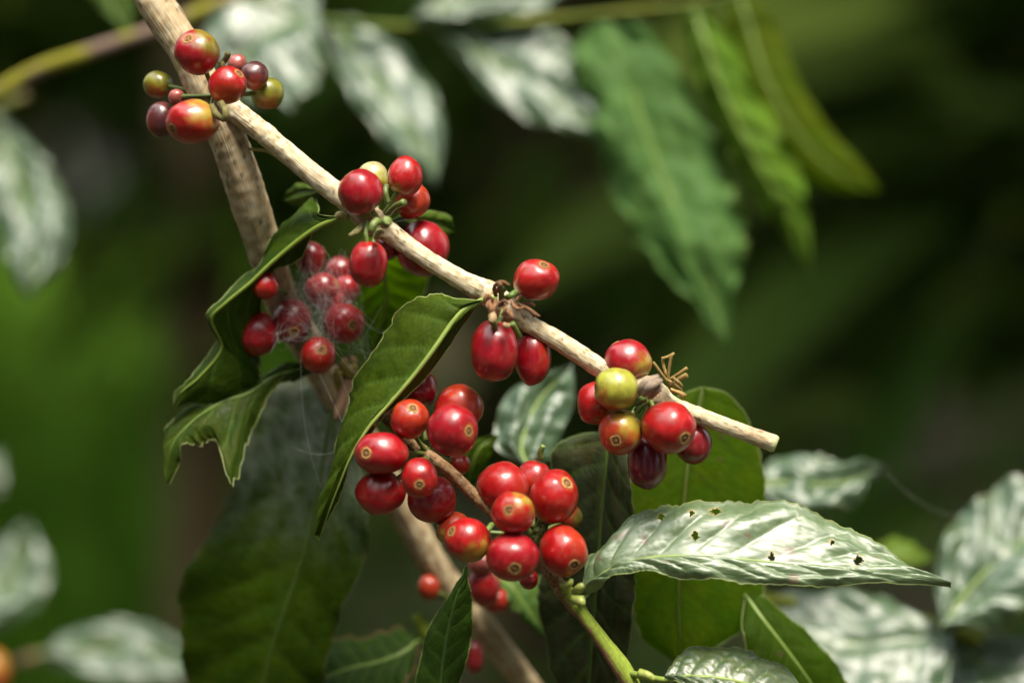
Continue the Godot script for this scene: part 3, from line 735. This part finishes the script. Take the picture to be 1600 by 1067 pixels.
func lower_branch() -> void:
	var base := at(975, 1048, -8)
	var b := thing("coffee_branch", "brown to green fruiting twig laden with red berries, running to the bottom edge", "branch", base)
	stick(b, "bark", [[560, 606, 14, 9], [592, 640, 8, 10], [645, 692, 2, 11], [668, 712, 0, 11], [700, 735, -2, 10], [735, 768, -2, 9.5], [775, 806, -2, 9], [830, 862, -3, 9], [862, 900, -4, 10], [885, 930, -5, 14]],
		bark_look(Color(0.22, 0.12, 0.05), Color(0.06, 0.03, 0.015), Color(0.36, 0.22, 0.11), 15, 0.08, 50.0), 28, 330, at(700, 735, -2))
	stick(b, "green_wood", [[878, 918, -5, 13], [896, 942, -5, 14], [915, 966, -6, 11], [945, 1006, -7, 12], [972, 1044, -8, 15], [990, 1075, -9, 13], [1020, 1130, -10, 13]],
		func(t: float, a: float, p: Vector3) -> Array:
			var side := smoothstep(-0.35, 0.4, sin(a + 0.9) + 0.4 * n3(p, 260.0))
			return [Color(0.22, 0.29, 0.035).lerp(Color(0.25, 0.12, 0.075), side) * (1.0 + 0.3 * n3(p, 700.0)), 1.0 + 0.05 * n3(p, 220.0)],
		24, 130, at(945, 1006, -7))
	bits(b, "bud_stub", [[[900, 925, -16, 1.2], [906, 918, -19], [912, 914, -19, 0.7]], [[898, 936, -17, 1.3], [908, 940, -20, 1.1], [910, 946, -20, 0.6]], [[1000, 1052, -14, 1.2], [1014, 1056, -16], [1022, 1062, -16, 0.8]], [[880, 915, -15, 1.0], [890, 912, -18, 0.8], [893, 904, -18, 0.5]]], Color(0.24, 0.28, 0.06), 7.0, "stalk")
	var n := Vector3(668, 708, 0)
	var l := [
		[652, 607, 31, 31, 5, 0, 0, "c", "d", -0.3, 0.7, 0.35], [640, 655, 30, 30, -12, 646, 637, "o", "r", -0.4, 0.5, 0.5], [717, 637, 38, 35, 0, 0, 0, "o", "r", -0.7, 0.3, 0.5], [707, 672, 38, 41, -20, 734, 673, "c", "d", 0, 1, 0.28],
		[596, 708, 41, 33, -14, 573, 707, "c", "r", 0.8, 0, 0.35], [594, 769, 38, 35, -6, 0, 0, "r", "c", 0, 0.8, 0.4], [655, 747, 28, 31, -20, 656, 756, "r", "d", 0.4, -0.5, 0.3], [675, 780, 38, 36, -6, 0, 0, "c", "r", 0.5, 0.5, 0.3],
		[717, 725, 17, 17, 8, 0, 0, "o", "r", 0, 0, 0.3, "small orange berry behind the twig"], [611, 630, 14, 14, 10, 0, 0, "o", "y", 0, -0.5, 0.2]]
	for i in l.size():
		berry(b, n, l[i], 70 + i)
	var m := Vector3(832, 838, -2)
	var q := [
		[786, 762, 40, 39, 0, 0, 0, "r", "o", 0.7, 0.2, 0.25], [834, 748, 28, 28, 6, 0, 0, "r", "o", -0.3, 0.5, 0.4], [866, 776, 37, 41, -14, 886, 753, "r", "o", -0.2, 0.9, 0.30], [802, 801, 33, 33, -24, 795, 795, "r", "g", 0.75, -0.75, 0.26, "red berry with a yellow green shoulder"],
		[890, 808, 20, 20, 8, 0, 0, "o", "l", 0.7, 0, 0.4], [708, 826, 27, 27, -4, 0, 0, "o", "y", -0.5, 0.4, 0.3], [731, 844, 35, 34, -20, 705, 829, "r", "y", 0.5, 0.75, 0.36, "red berry with an orange yellow underside"],
		[801, 870, 41, 37, -24, 804, 886, "c", "r", 0, 0.3, 0.3], [880, 861, 37, 39, -16, 897, 881, "r", "o", 0.8, -0.5, 0.42], [826, 905, 15, 15, 12, 0, 0, "c", "d", 0, 0, 0.3]]
	for i in q.size():
		berry(b, m, q[i], 85 + i)
	bits(b, "stalk", [[[768, 820, -10], [762, 828, -14], [755, 836, -14]], [[842, 836, -10], [850, 830, -12], [852, 820, -12]], [[846, 716, 4], [845, 705, 3], [849, 696, 2, 0.8]], [[838, 846, -10], [846, 836, -12], [838, 826, -14]]], Color(0.15, 0.22, 0.05), 5.0, "stalk")

	# the silvery leaf to the right
	leaf(b, [[916, 930, -8, 916, 930, -8, 916, 930, -8], [936, 903, -11, 922, 878, -2, 942, 912, -14], [968, 884, -13, 950, 848, -2, 975, 892, -18], [1012, 873, -14, 1000, 800, -1, 1018, 895, -17], [1065, 869, -15, 1062, 787, -2, 1064, 905, -18], [1130, 872, -15, 1135, 784, -1, 1128, 909, -18], [1200, 878, -15, 1215, 786, -1, 1195, 915, -18], [1275, 885, -14, 1292, 812, -2, 1265, 917, -17], [1345, 893, -13, 1362, 846, -4, 1335, 913, -16], [1415, 903, -12, 1428, 883, -8, 1405, 911, -15], [1485, 917, -11, 1485, 917, -11, 1485, 917, -11]],
		{"mat": "shiny_leaf", "tint": Color(0.075, 0.13, 0.045), "blotch": Color(0.11, 0.165, 0.07), "vein": Color(0.16, 0.22, 0.08), "quilt": 1.05, "wave": 0.9, "bulge": 2.0, "veins": 11.0, "slant": 1.9, "roll": 2.2, "veiny": 0.55, "ruck": 0.2, "nv": 260, "nh": 46, "rib": 0.85, "rib_tint": Color(0.20, 0.28, 0.07), "jag": 0.02,
		"holes": [[0.352, -0.70, 0.009, 0.07, 1], [0.425, -0.70, 0.008, 0.07, 1], [0.476, -0.78, 0.013, 0.10, 1], [0.432, -0.33, 0.010, 0.08, 1], [0.605, -0.08, 0.009, 0.08, 1], [0.638, -0.14, 0.013, 0.13, 0], [0.72, -0.5, 0.006, 0.08, 1], [0.785, -0.25, 0.013, 0.14, 1], [0.30, -0.35, 0.008, 0.1, 0], [0.66, 0.8, 0.012, 0.3, 0], [0.15, -0.4, 0.012, 0.12, 0], [0.55, -0.35, 0.006, 0.05, 0], [0.5, -0.5, 0.01, 0.06, 0], [0.82, -0.5, 0.006, 0.06, 0], [0.24, -0.6, 0.02, 0.05, 0], [0.36, 0.5, 0.006, 0.1, 0]],
		"petiole": [[895, 940, -10], [905, 936, -12]], "label": "silvery wet looking leaf with insect holes"})
	# dark leaf behind the berries
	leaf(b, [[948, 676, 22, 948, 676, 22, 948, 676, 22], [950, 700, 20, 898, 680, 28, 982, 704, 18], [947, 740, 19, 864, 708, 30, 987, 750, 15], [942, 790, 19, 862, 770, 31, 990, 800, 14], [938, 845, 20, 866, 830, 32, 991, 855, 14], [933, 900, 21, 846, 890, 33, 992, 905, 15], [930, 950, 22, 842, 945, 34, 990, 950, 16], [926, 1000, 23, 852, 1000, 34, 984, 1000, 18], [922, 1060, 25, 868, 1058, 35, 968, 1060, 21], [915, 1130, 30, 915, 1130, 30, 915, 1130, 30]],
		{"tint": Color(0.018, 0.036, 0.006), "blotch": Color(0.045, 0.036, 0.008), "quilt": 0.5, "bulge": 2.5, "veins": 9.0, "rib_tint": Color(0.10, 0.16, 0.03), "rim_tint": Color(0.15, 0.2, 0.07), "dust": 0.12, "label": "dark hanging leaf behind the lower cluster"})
	# the large leaf with the light behind it
	leaf(b, [[1098, 605, 34, 1098, 605, 34, 1098, 605, 34], [1092, 640, 33, 1052, 625, 36, 1142, 620, 37], [1080, 690, 32, 1004, 680, 36, 1177, 672, 40], [1072, 750, 31, 972, 755, 36, 1194, 745, 42], [1066, 820, 31, 965, 830, 36, 1197, 830, 44], [1062, 880, 31, 975, 890, 36, 1197, 900, 44], [1060, 940, 32, 990, 955, 36, 1178, 965, 43], [1062, 990, 33, 1008, 1000, 36, 1130, 1005, 40], [1066, 1040, 36, 1066, 1040, 36, 1066, 1040, 36]],
		{"mat": "thin_leaf", "tint": Color(0.065, 0.14, 0.008), "blotch": Color(0.105, 0.155, 0.008), "vein": Color(0.05, 0.08, 0.01), "quilt": 0.35, "wave": 0.5, "bulge": 1.0, "veins": 6.0, "slant": 1.2, "rib_tint": Color(0.07, 0.10, 0.012), "holes": [[0.25, 0.5, 0.008, 0.04, 0], [0.32, 0.42, 0.008, 0.04, 0], [0.6, 0.7, 0.006, 0.03, 0]], "label": "large yellow green leaf behind the half ripe cluster"})
	leaf(b, [[1165, 930, 40, 1165, 930, 40, 1165, 930, 40], [1190, 965, 34, 1202, 938, 40, 1160, 990, 28], [1225, 1010, 32, 1258, 986, 38, 1180, 1040, 26], [1262, 1060, 32, 1300, 1030, 38, 1200, 1090, 28], [1300, 1120, 36, 1330, 1080, 40, 1250, 1150, 32], [1350, 1180, 42, 1350, 1180, 42, 1350, 1180, 42]],
		{"mat": "thin_leaf", "tint": Color(0.05, 0.10, 0.008), "blotch": Color(0.06, 0.12, 0.008), "quilt": 0.3, "nv": 70, "holes": [[0.42, 0.25, 0.02, 0.06, 0]], "label": "smooth mid green leaf below the silvery leaf"})
	leaf(b, [[1040, 1062, -12, 1040, 1062, -12, 1040, 1062, -12], [1075, 1058, -14, 1062, 1022, -2, 1080, 1075, -18], [1125, 1060, -15, 1115, 1010, -1, 1130, 1090, -20], [1180, 1072, -14, 1176, 1020, 0, 1180, 1110, -20], [1230, 1090, -12, 1232, 1050, 2, 1225, 1120, -18], [1290, 1120, -8, 1290, 1120, -8, 1290, 1120, -8]],
		{"mat": "shiny_leaf", "tint": Color(0.035, 0.075, 0.025), "quilt": 1.3, "veins": 8.0, "slant": 1.6, "nh": 22, "petiole": [[985, 1052, -10], [1012, 1058, -14]], "rib_tint": Color(0.2, 0.28, 0.05), "label": "grey green glossy leaf at the bottom edge"})
	# narrow young leaf standing up from below
	leaf(b, [[690, 1130, 6, 690, 1130, 6, 690, 1130, 6], [688, 1075, 4, 650, 1085, 10, 716, 1070, 8], [694, 1020, 2, 657, 1030, 9, 732, 1020, 8], [702, 975, 1, 668, 985, 8, 738, 975, 7], [712, 935, 0, 692, 945, 5, 736, 935, 5], [722, 905, 0, 715, 910, 1, 731, 905, 2], [727, 884, 0, 727, 884, 0, 727, 884, 0]],
		{"tint": Color(0.028, 0.062, 0.008), "blotch": Color(0.04, 0.08, 0.01), "quilt": 0.3, "bulge": 1.4, "rib": 0.6, "rib_tint": Color(0.05, 0.1, 0.02), "label": "narrow pointed young leaf standing upright"})

func bare_twig(called: String, label: String, p: Array, a: Color, b: Color) -> Node3D:
	var mid: Array = p[p.size() / 2]
	var o := thing(called, label, "branch", at(p[0][0], p[0][1], p[0][2]))
	stick(o, "bark", p, func(t: float, ang: float, q: Vector3) -> Array:
		return [a.lerp(b, smoothstep(-0.15, 0.2, n3(Vector3(t * 7.0, cos(ang) * 0.4, 3.0), 0.6))) * (1.0 + 0.2 * n3(q, 300.0)), 1.0 + 0.06 * n3(q, 120.0)], 18, 80, at(mid[0], mid[1], mid[2]))
	return o

func leaf_branches() -> void:
	deeper = 110.0
	# twig of the drooping leaves at the top
	var t := bare_twig("coffee_branch", "green twig along the top edge with long drooping leaves out of focus", [[380, -10, 125, 6], [480, 28, 122, 6.5], [600, 40, 120, 7], [720, 42, 118, 6.5], [840, 32, 114, 7], [960, 20, 108, 6], [1080, 8, 104, 6], [1160, -10, 100, 5], [1250, -50, 100, 5]], Color(0.06, 0.10, 0.012), Color(0.14, 0.16, 0.02))
	var bk := {"rim": false, "nv": 80, "nh": 14}
	leaf(t, [[950, 25, 108, 950, 25, 108, 950, 25, 108], [970, 80, 96, 895, 70, 112, 1030, 60, 110], [990, 150, 90, 912, 150, 108, 1075, 130, 106], [1015, 225, 86, 935, 235, 104, 1112, 205, 102], [1045, 300, 84, 965, 315, 102, 1145, 285, 100], [1075, 370, 84, 1005, 385, 101, 1165, 360, 99], [1100, 430, 86, 1055, 445, 98, 1158, 420, 98], [1120, 480, 90, 1100, 490, 94, 1143, 475, 96], [1137, 550, 96, 1137, 550, 96, 1137, 550, 96]],
		bk.merged({"lean": [280.0, 92.0, 0.07], "tint": Color(0.055, 0.12, 0.032), "blotch": Color(0.075, 0.15, 0.035), "quilt": 0.8, "wave": 4.0, "ruck": 1.6, "roll": 8.0, "veiny": 0.45, "jag": 0.05, "veins": 13.0, "label": "largest drooping green leaf at top centre"}))
	leaf(t, [[1085, 10, 100, 1085, 10, 100, 1085, 10, 100], [1100, 60, 94, 1072, 60, 102, 1135, 50, 98], [1128, 140, 90, 1098, 145, 100, 1172, 125, 96], [1165, 220, 88, 1138, 230, 98, 1215, 195, 94], [1205, 290, 88, 1180, 310, 97, 1250, 270, 93], [1240, 345, 90, 1222, 365, 96, 1264, 330, 93], [1268, 430, 94, 1268, 430, 94, 1268, 430, 94]],
		bk.merged({"tint": Color(0.06, 0.13, 0.01), "blotch": Color(0.10, 0.17, 0.015), "quilt": 2.6, "wave": 4.5, "jag": 0.04, "label": "narrow bright green leaf right of the largest drooping leaf"}))
	leaf(t, [[1150, -25, 112, 1150, -25, 112, 1150, -25, 112], [1172, 45, 106, 1132, 50, 110, 1210, 30, 110], [1194, 115, 102, 1152, 128, 106, 1234, 92, 106], [1228, 180, 100, 1192, 205, 104, 1264, 152, 104], [1270, 235, 100, 1240, 265, 103, 1302, 207, 104], [1318, 274, 102, 1300, 298, 104, 1342, 250, 104], [1378, 300, 106, 1378, 300, 106, 1378, 300, 106]],
		bk.merged({"mat": "thin_leaf", "tint": Color(0.09, 0.15, 0.008), "blotch": Color(0.13, 0.16, 0.008), "quilt": 0.8, "label": "slender yellow green leaf with its tip to the right"}))
	leaf(t, [[680, 50, 118, 680, 50, 118, 680, 50, 118], [725, 70, 112, 712, 85, 102, 745, 45, 132], [770, 92, 112, 752, 135, 98, 800, 40, 138], [815, 118, 112, 800, 172, 97, 850, 48, 140], [862, 145, 114, 850, 198, 100, 900, 75, 140], [900, 175, 116, 895, 212, 106, 935, 120, 136], [950, 215, 122, 950, 215, 122, 950, 215, 122]],
		bk.merged({"lean": [130.0, 112.0, 0.15], "mat": "wet_leaf", "ruck": 0.12, "bulge": 2.8, "roll": 4.5, "veiny": 0.6, "tint": Color(0.035, 0.078, 0.03), "blotch": Color(0.055, 0.10, 0.04), "vein": Color(0.09, 0.15, 0.05), "quilt": 0.6, "wave": 2.0, "label": "pale sunlit leaf left of the largest drooping leaf"}))
	leaf(t, [[515, 30, 120, 515, 30, 120, 515, 30, 120], [550, 75, 112, 520, 95, 104, 590, 48, 134], [590, 125, 110, 545, 150, 102, 640, 85, 134], [625, 175, 110, 580, 195, 104, 675, 135, 132], [655, 220, 112, 620, 240, 108, 694, 190, 130], [675, 255, 116, 658, 268, 114, 692, 240, 126], [680, 295, 122, 680, 295, 122, 680, 295, 122]],
		bk.merged({"lean": [160.0, 112.0, 0.19], "mat": "wet_leaf", "ruck": 0.12, "bulge": 2.8, "roll": 4.5, "veiny": 0.6, "tint": Color(0.035, 0.078, 0.03), "blotch": Color(0.055, 0.10, 0.04), "vein": Color(0.09, 0.15, 0.05), "quilt": 0.6, "wave": 1.8, "label": "silvery leaf drooping above the second cluster"}))
	leaf(t, [[500, 20, 118, 500, 20, 118, 500, 20, 118], [470, 30, 112, 490, -30, 136, 505, 60, 104], [430, 45, 110, 420, -30, 138, 505, 105, 98], [395, 65, 110, 360, -10, 136, 490, 140, 97], [380, 90, 112, 320, 40, 130, 460, 165, 100], [375, 120, 116, 335, 95, 122, 425, 160, 108], [385, 165, 122, 385, 165, 122, 385, 165, 122]],
		bk.merged({"lean": [70.0, 112.0, 0.19], "mat": "wet_leaf", "ruck": 0.12, "bulge": 2.8, "roll": 4.5, "veiny": 0.6, "tint": Color(0.035, 0.078, 0.03), "blotch": Color(0.055, 0.10, 0.04), "vein": Color(0.09, 0.15, 0.05), "quilt": 0.8, "wave": 2.5, "label": "broad pale leaf behind the top cluster"}))
	leaf(t, [[640, 35, 122, 640, 35, 122, 640, 35, 122], [690, 10, 122, 690, -20, 140, 700, 32, 110], [760, 0, 122, 760, -40, 142, 770, 28, 108], [830, -5, 124, 830, -40, 142, 840, 20, 112], [890, -10, 128, 890, -10, 128, 890, -10, 128]],
		bk.merged({"lean": [0.0, 120.0, 0.19], "mat": "wet_leaf", "ruck": 0.12, "bulge": 2.8, "roll": 4.5, "veiny": 0.6, "tint": Color(0.035, 0.078, 0.03), "blotch": Color(0.055, 0.10, 0.04), "vein": Color(0.09, 0.15, 0.05), "quilt": 0.5, "label": "pale leaf above the top twig"}))

	var y := bare_twig("coffee_branch", "yellow and purple twig out of focus at the top left edge", [[-90, 195, 100, 13], [0, 142, 96, 13.5], [60, 108, 93, 12], [130, 84, 90, 12], [200, 60, 88, 10.5], [250, 42, 90, 10], [330, 10, 96, 10], [420, -30, 104, 9]], Color(0.22, 0.21, 0.02), Color(0.19, 0.13, 0.10))
	leaf(y, [[205, 55, 90, 205, 55, 90, 205, 55, 90], [180, 20, 96, 160, 20, 100, 205, 10, 92], [165, -20, 100, 140, -20, 106, 200, -25, 96], [160, -70, 106, 160, -70, 106, 160, -70, 106]], bk.merged({"nv": 30, "tint": Color(0.04, 0.09, 0.02)}))

	deeper = 160.0
	var w := bare_twig("coffee_branch", "twig at the left edge with a silvery leaf hanging from it", [[-120, 60, 150, 8], [-60, 110, 142, 8], [-10, 160, 136, 8], [40, 150, 134, 7]], Color(0.14, 0.17, 0.03), Color(0.2, 0.14, 0.08))
	leaf(w, [[-15, 165, 132, -15, 165, 132, -15, 165, 132], [10, 230, 122, -40, 250, 118, 50, 225, 140], [35, 300, 120, -20, 325, 116, 92, 290, 138], [50, 360, 122, 5, 385, 118, 108, 345, 136], [55, 410, 126, 20, 428, 122, 98, 400, 136], [45, 468, 132, 45, 468, 132, 45, 468, 132]], bk.merged({"lean": [330.0, 122.0, 0.15], "mat": "wet_leaf", "ruck": 0.12, "bulge": 2.8, "roll": 4.5, "veiny": 0.6, "tint": Color(0.035, 0.078, 0.03), "blotch": Color(0.055, 0.10, 0.04), "vein": Color(0.09, 0.15, 0.05), "quilt": 0.8, "wave": 3.0}))

	var v := bare_twig("coffee_branch", "blurred twig at the lower left corner with pale leaves and an orange berry", [[-160, 1100, 150, 9], [-60, 1060, 146, 9], [40, 1030, 142, 9], [140, 1010, 140, 8], [220, 1000, 138, 7]], Color(0.14, 0.17, 0.03), Color(0.2, 0.14, 0.08))
	leaf(v, [[-40, 1000, 146, -40, 1000, 146, -40, 1000, 146], [-10, 950, 138, -50, 930, 140, 30, 965, 132], [15, 905, 136, -30, 880, 142, 70, 925, 128], [30, 865, 138, 0, 845, 144, 78, 880, 130], [45, 815, 144, 45, 815, 144, 45, 815, 144]], bk.merged({"lean": [905.0, 138.0, 0.19], "mat": "wet_leaf", "ruck": 0.12, "bulge": 2.8, "roll": 4.5, "veiny": 0.6, "tint": Color(0.035, 0.078, 0.03), "blotch": Color(0.055, 0.10, 0.04), "vein": Color(0.09, 0.15, 0.05), "quilt": 0.7, "nv": 50}))
	leaf(v, [[60, 1030, 142, 60, 1030, 142, 60, 1030, 142], [110, 1015, 136, 105, 985, 148, 115, 1050, 124], [170, 1010, 134, 165, 970, 150, 172, 1060, 120], [230, 1015, 134, 228, 975, 150, 230, 1065, 120], [290, 1030, 136, 288, 1005, 148, 286, 1060, 126], [350, 1050, 140, 350, 1050, 140, 350, 1050, 140]], bk.merged({"lean": [1015.0, 136.0, 0.19], "mat": "wet_leaf", "ruck": 0.12, "bulge": 2.8, "roll": 4.5, "veiny": 0.6, "tint": Color(0.035, 0.078, 0.03), "blotch": Color(0.055, 0.10, 0.04), "vein": Color(0.09, 0.15, 0.05), "quilt": 0.7, "nv": 50}))
	leaf(v, [[-60, 790, 150, -60, 790, 150, -60, 790, 150], [-35, 760, 142, -60, 740, 146, -12, 780, 138], [-15, 735, 140, -40, 715, 146, 8, 755, 136], [5, 705, 144, 5, 705, 144, 5, 705, 144]], bk.merged({"mat": "shiny_leaf", "nv": 30, "tint": Color(0.05, 0.10, 0.05)}))
	berry(v, Vector3(-20, 1040, 146), [-14, 1050, 26, 34, 120, 0, 0, "o", "y", 0.5, -0.4, 0.3], 201)

	deeper = 50.0
	# the silvery leaves at the lower right
	var r := bare_twig("coffee_branch", "blurred twig at the lower right with a group of silvery leaves", [[1190, 935, 78, 8], [1230, 940, 80, 9], [1320, 950, 82, 9], [1400, 962, 84, 9], [1490, 985, 86, 11], [1600, 1030, 92, 12], [1700, 1080, 100, 12]], Color(0.26, 0.28, 0.03), Color(0.18, 0.22, 0.03))
	leaf(r, [[1470, 985, 84, 1470, 985, 84, 1470, 985, 84], [1500, 940, 74, 1462, 890, 92, 1560, 975, 66], [1535, 900, 71, 1488, 818, 96, 1610, 950, 60], [1575, 865, 71, 1540, 775, 98, 1660, 920, 60], [1620, 830, 74, 1585, 745, 100, 1700, 890, 64], [1690, 790, 84, 1690, 790, 84, 1690, 790, 84]], bk.merged({"lean": [880.0, 72.0, 0.14], "mat": "wet_leaf", "ruck": 0.12, "bulge": 2.8, "roll": 4.5, "veiny": 0.6, "tint": Color(0.035, 0.078, 0.03), "blotch": Color(0.055, 0.10, 0.04), "vein": Color(0.09, 0.15, 0.05), "quilt": 1.3, "wave": 2.5, "veins": 8.0, "nv": 110, "label": "large veined silvery leaf at the right edge"}))
	leaf(r, [[1490, 990, 84, 1490, 990, 84, 1490, 990, 84], [1440, 1000, 74, 1420, 945, 90, 1480, 1070, 60], [1370, 1008, 70, 1350, 926, 92, 1410, 1110, 54], [1295, 1000, 70, 1270, 922, 92, 1325, 1100, 54], [1225, 980, 74, 1210, 932, 90, 1240, 1035, 62], [1180, 955, 82, 1180, 955, 82, 1180, 955, 82]], bk.merged({"lean": [985.0, 72.0, 0.17], "mat": "wet_leaf", "ruck": 0.12, "bulge": 2.8, "roll": 4.5, "veiny": 0.6, "tint": Color(0.035, 0.078, 0.03), "blotch": Color(0.055, 0.10, 0.04), "vein": Color(0.09, 0.15, 0.05), "quilt": 0.9, "wave": 1.5, "label": "pale blurred leaf below the silvery leaf"}))
	leaf(r, [[1490, 995, 88, 1490, 995, 88, 1490, 995, 88], [1525, 1030, 80, 1470, 1065, 70, 1590, 995, 94], [1570, 1070, 78, 1510, 1110, 64, 1650, 1010, 96], [1620, 1120, 80, 1570, 1150, 68, 1690, 1060, 96], [1680, 1170, 88, 1680, 1170, 88, 1680, 1170, 88]], bk.merged({"lean": [1060.0, 80.0, 0.17], "mat": "wet_leaf", "ruck": 0.12, "bulge": 2.8, "roll": 4.5, "veiny": 0.6, "tint": Color(0.035, 0.078, 0.03), "blotch": Color(0.055, 0.10, 0.04), "vein": Color(0.09, 0.15, 0.05), "quilt": 0.9, "nv": 60}))
	leaf(r, [[1180, 760, 70, 1180, 760, 70, 1180, 760, 70], [1215, 755, 62, 1210, 712, 78, 1220, 795, 52], [1255, 757, 60, 1255, 713, 78, 1262, 800, 50], [1300, 757, 60, 1305, 722, 78, 1312, 796, 50], [1335, 750, 62, 1340, 728, 76, 1345, 782, 52], [1360, 738, 66, 1358, 726, 72, 1362, 750, 60], [1388, 740, 70, 1388, 740, 70, 1388, 740, 70]], bk.merged({"lean": [755.0, 62.0, 0.17], "mat": "wet_leaf", "ruck": 0.12, "bulge": 2.8, "roll": 4.5, "veiny": 0.6, "tint": Color(0.035, 0.078, 0.03), "blotch": Color(0.055, 0.10, 0.04), "vein": Color(0.09, 0.15, 0.05), "quilt": 0.8, "wave": 2.5, "veins": 6.0, "label": "crumpled silvery leaf behind the cut end of the twig"}))
	leaf(r, [[1350, 900, 90, 1350, 900, 90, 1350, 900, 90], [1380, 875, 86, 1375, 850, 96, 1395, 890, 82], [1415, 865, 86, 1410, 842, 96, 1430, 885, 82], [1460, 880, 92, 1460, 880, 92, 1460, 880, 92]], bk.merged({"tint": Color(0.08, 0.14, 0.02), "nv": 30}))

	deeper = 15.0
	# leaves low in the middle
	var c := bare_twig("coffee_branch", "blurred green twig low in the middle behind the upright young leaf", [[800, 1180, 70, 9], [730, 1110, 62, 9], [680, 1040, 56, 9], [662, 985, 52, 10], [650, 960, 52, 8]], Color(0.16, 0.22, 0.02), Color(0.2, 0.26, 0.03))
	leaf(c, [[655, 1000, 50, 655, 1000, 50, 655, 1000, 50], [630, 1020, 44, 622, 982, 56, 640, 1060, 36], [590, 1035, 42, 592, 992, 56, 600, 1085, 34], [545, 1045, 42, 545, 998, 56, 555, 1100, 34], [505, 1060, 44, 500, 1010, 56, 515, 1110, 36], [450, 1090, 50, 450, 1090, 50, 450, 1090, 50]], {"tint": Color(0.018, 0.045, 0.006), "blotch": Color(0.03, 0.06, 0.006), "quilt": 0.8, "rim_tint": Color(0.20, 0.09, 0.04), "jag": 0.05, "nv": 80, "label": "dark green leaf with a brown upper margin"})
	leaf(c, [[745, 900, 62, 745, 900, 62, 745, 900, 62], [790, 910, 52, 780, 880, 60, 785, 930, 44], [815, 940, 50, 838, 900, 58, 800, 950, 44], [838, 970, 52, 858, 950, 56, 822, 975, 48], [852, 1000, 56, 852, 1000, 56, 852, 1000, 56]], {"nv": 40, "tint": Color(0.05, 0.12, 0.03), "rim": false})
	leaf(c, [[830, 735, 66, 830, 735, 66, 830, 735, 66], [815, 705, 58, 775, 700, 60, 850, 725, 66], [822, 670, 54, 776, 650, 58, 868, 700, 66], [840, 630, 54, 800, 608, 58, 888, 655, 66], [865, 600, 58, 845, 590, 60, 898, 620, 66], [895, 572, 64, 895, 572, 64, 895, 572, 64]], bk.merged({"lean": [650.0, 56.0, 0.13], "mat": "wet_leaf", "ruck": 0.12, "bulge": 2.8, "roll": 4.5, "veiny": 0.6, "tint": Color(0.035, 0.078, 0.03), "blotch": Color(0.055, 0.10, 0.04), "vein": Color(0.09, 0.15, 0.05), "nv": 60, "label": "pale leaf with a white streak above the lower cluster"}))
	leaf(c, [[740, 760, 40, 740, 760, 40, 740, 760, 40], [738, 730, 36, 722, 728, 38, 752, 735, 36], [750, 700, 34, 730, 692, 36, 770, 705, 34], [778, 682, 36, 778, 682, 36, 778, 682, 36]], {"mat": "thin_leaf", "nv": 30, "tint": Color(0.07, 0.13, 0.008), "rim": false})

func webs() -> void:
	deeper = 0.0
	rng.seed = 77
	var o := thing("spider_web", "fine whitish spider web spun over the blurred cluster at centre left", "spider web", at(500, 480, 20))
	var arr := PackedVector3Array()
	var nor := PackedVector3Array()
	var idx := PackedInt32Array()
	var strand := func(a: Vector3, b: Vector3, r: float) -> void:
		var sag := Vector3(rng.randf_range(-1, 1), rng.randf_range(-2, 0.4), rng.randf_range(-1, 1)) * 0.06 * a.distance_to(b)
		var dir := (b - a).normalized()
		var s := dir.cross(Vector3(0.3, 0.5, 0.8)).normalized()
		var q := dir.cross(s)
		for j in 6:
			var t := j / 5.0
			var c := a.lerp(b, t) + sag * 4.0 * t * (1.0 - t)
			for i in 3:
				var an := TAU * i / 3.0
				nor.append(s * cos(an) + q * sin(an))
				arr.append(c + (s * cos(an) + q * sin(an)) * r - o.position)
			if j < 5:
				var f := arr.size() - 3
				for i in 3:
					var i2 := (i + 1) % 3
					idx.append_array(PackedInt32Array([f + i, f + i2 + 3, f + i2, f + i, f + i + 3, f + i2 + 3]))
	var hubs := [[505, 440, 22], [470, 470, 20], [520, 490, 18], [490, 520, 18], [548, 470, 24], [455, 440, 26], [530, 420, 26], [560, 540, 24], [440, 520, 18], [480, 405, 24], [505, 530, 16], [500, 470, 18]]
	for n in 210:
		var h: Array = hubs[rng.randi() % hubs.size()]
		var g: Array = hubs[rng.randi() % 12]
		var j := func(q: Array) -> Vector3: return at(q[0] + rng.randfn() * 16.0, q[1] + rng.randfn() * 16.0, q[2] + rng.randfn() * 3.0)
		strand.call(j.call(h), j.call(g), rng.randf_range(0.000010, 0.000026))
	for e in [[497, 580, 18, 548, 690, 2], [530, 580, 20, 560, 640, 4], [470, 560, 18, 500, 760, 26], [545, 540, 20, 600, 560, 8], [460, 700, 24, 540, 690, 4], [566, 500, 24, 610, 520, 2], [560, 530, 22, 575, 575, 8], [540, 560, 20, 566, 590, 10]]:
		strand.call(at(e[0], e[1], e[2]), at(e[3], e[4], e[5]), 0.00003)
	for n in 14:
		var h: Array = hubs[rng.randi() % hubs.size()]
		var a := rng.randf() * TAU
		strand.call(at(h[0], h[1], h[2]), at(h[0] + cos(a) * 75.0, h[1] + sin(a) * 70.0, h[2] + rng.randf_range(-6, 6)), 0.00004)
	strand.call(at(1386, 738, 68), at(1496, 806, 88), 0.000025)
	var arrays := []
	arrays.resize(Mesh.ARRAY_MAX)
	arrays[Mesh.ARRAY_VERTEX] = arr
	arrays[Mesh.ARRAY_NORMAL] = nor
	arrays[Mesh.ARRAY_INDEX] = idx
	var m := ArrayMesh.new()
	m.add_surface_from_arrays(Mesh.PRIMITIVE_TRIANGLES, arrays)
	var p := part("thread", m, mats.silk, o)
	p.set_meta("kind", "stuff")
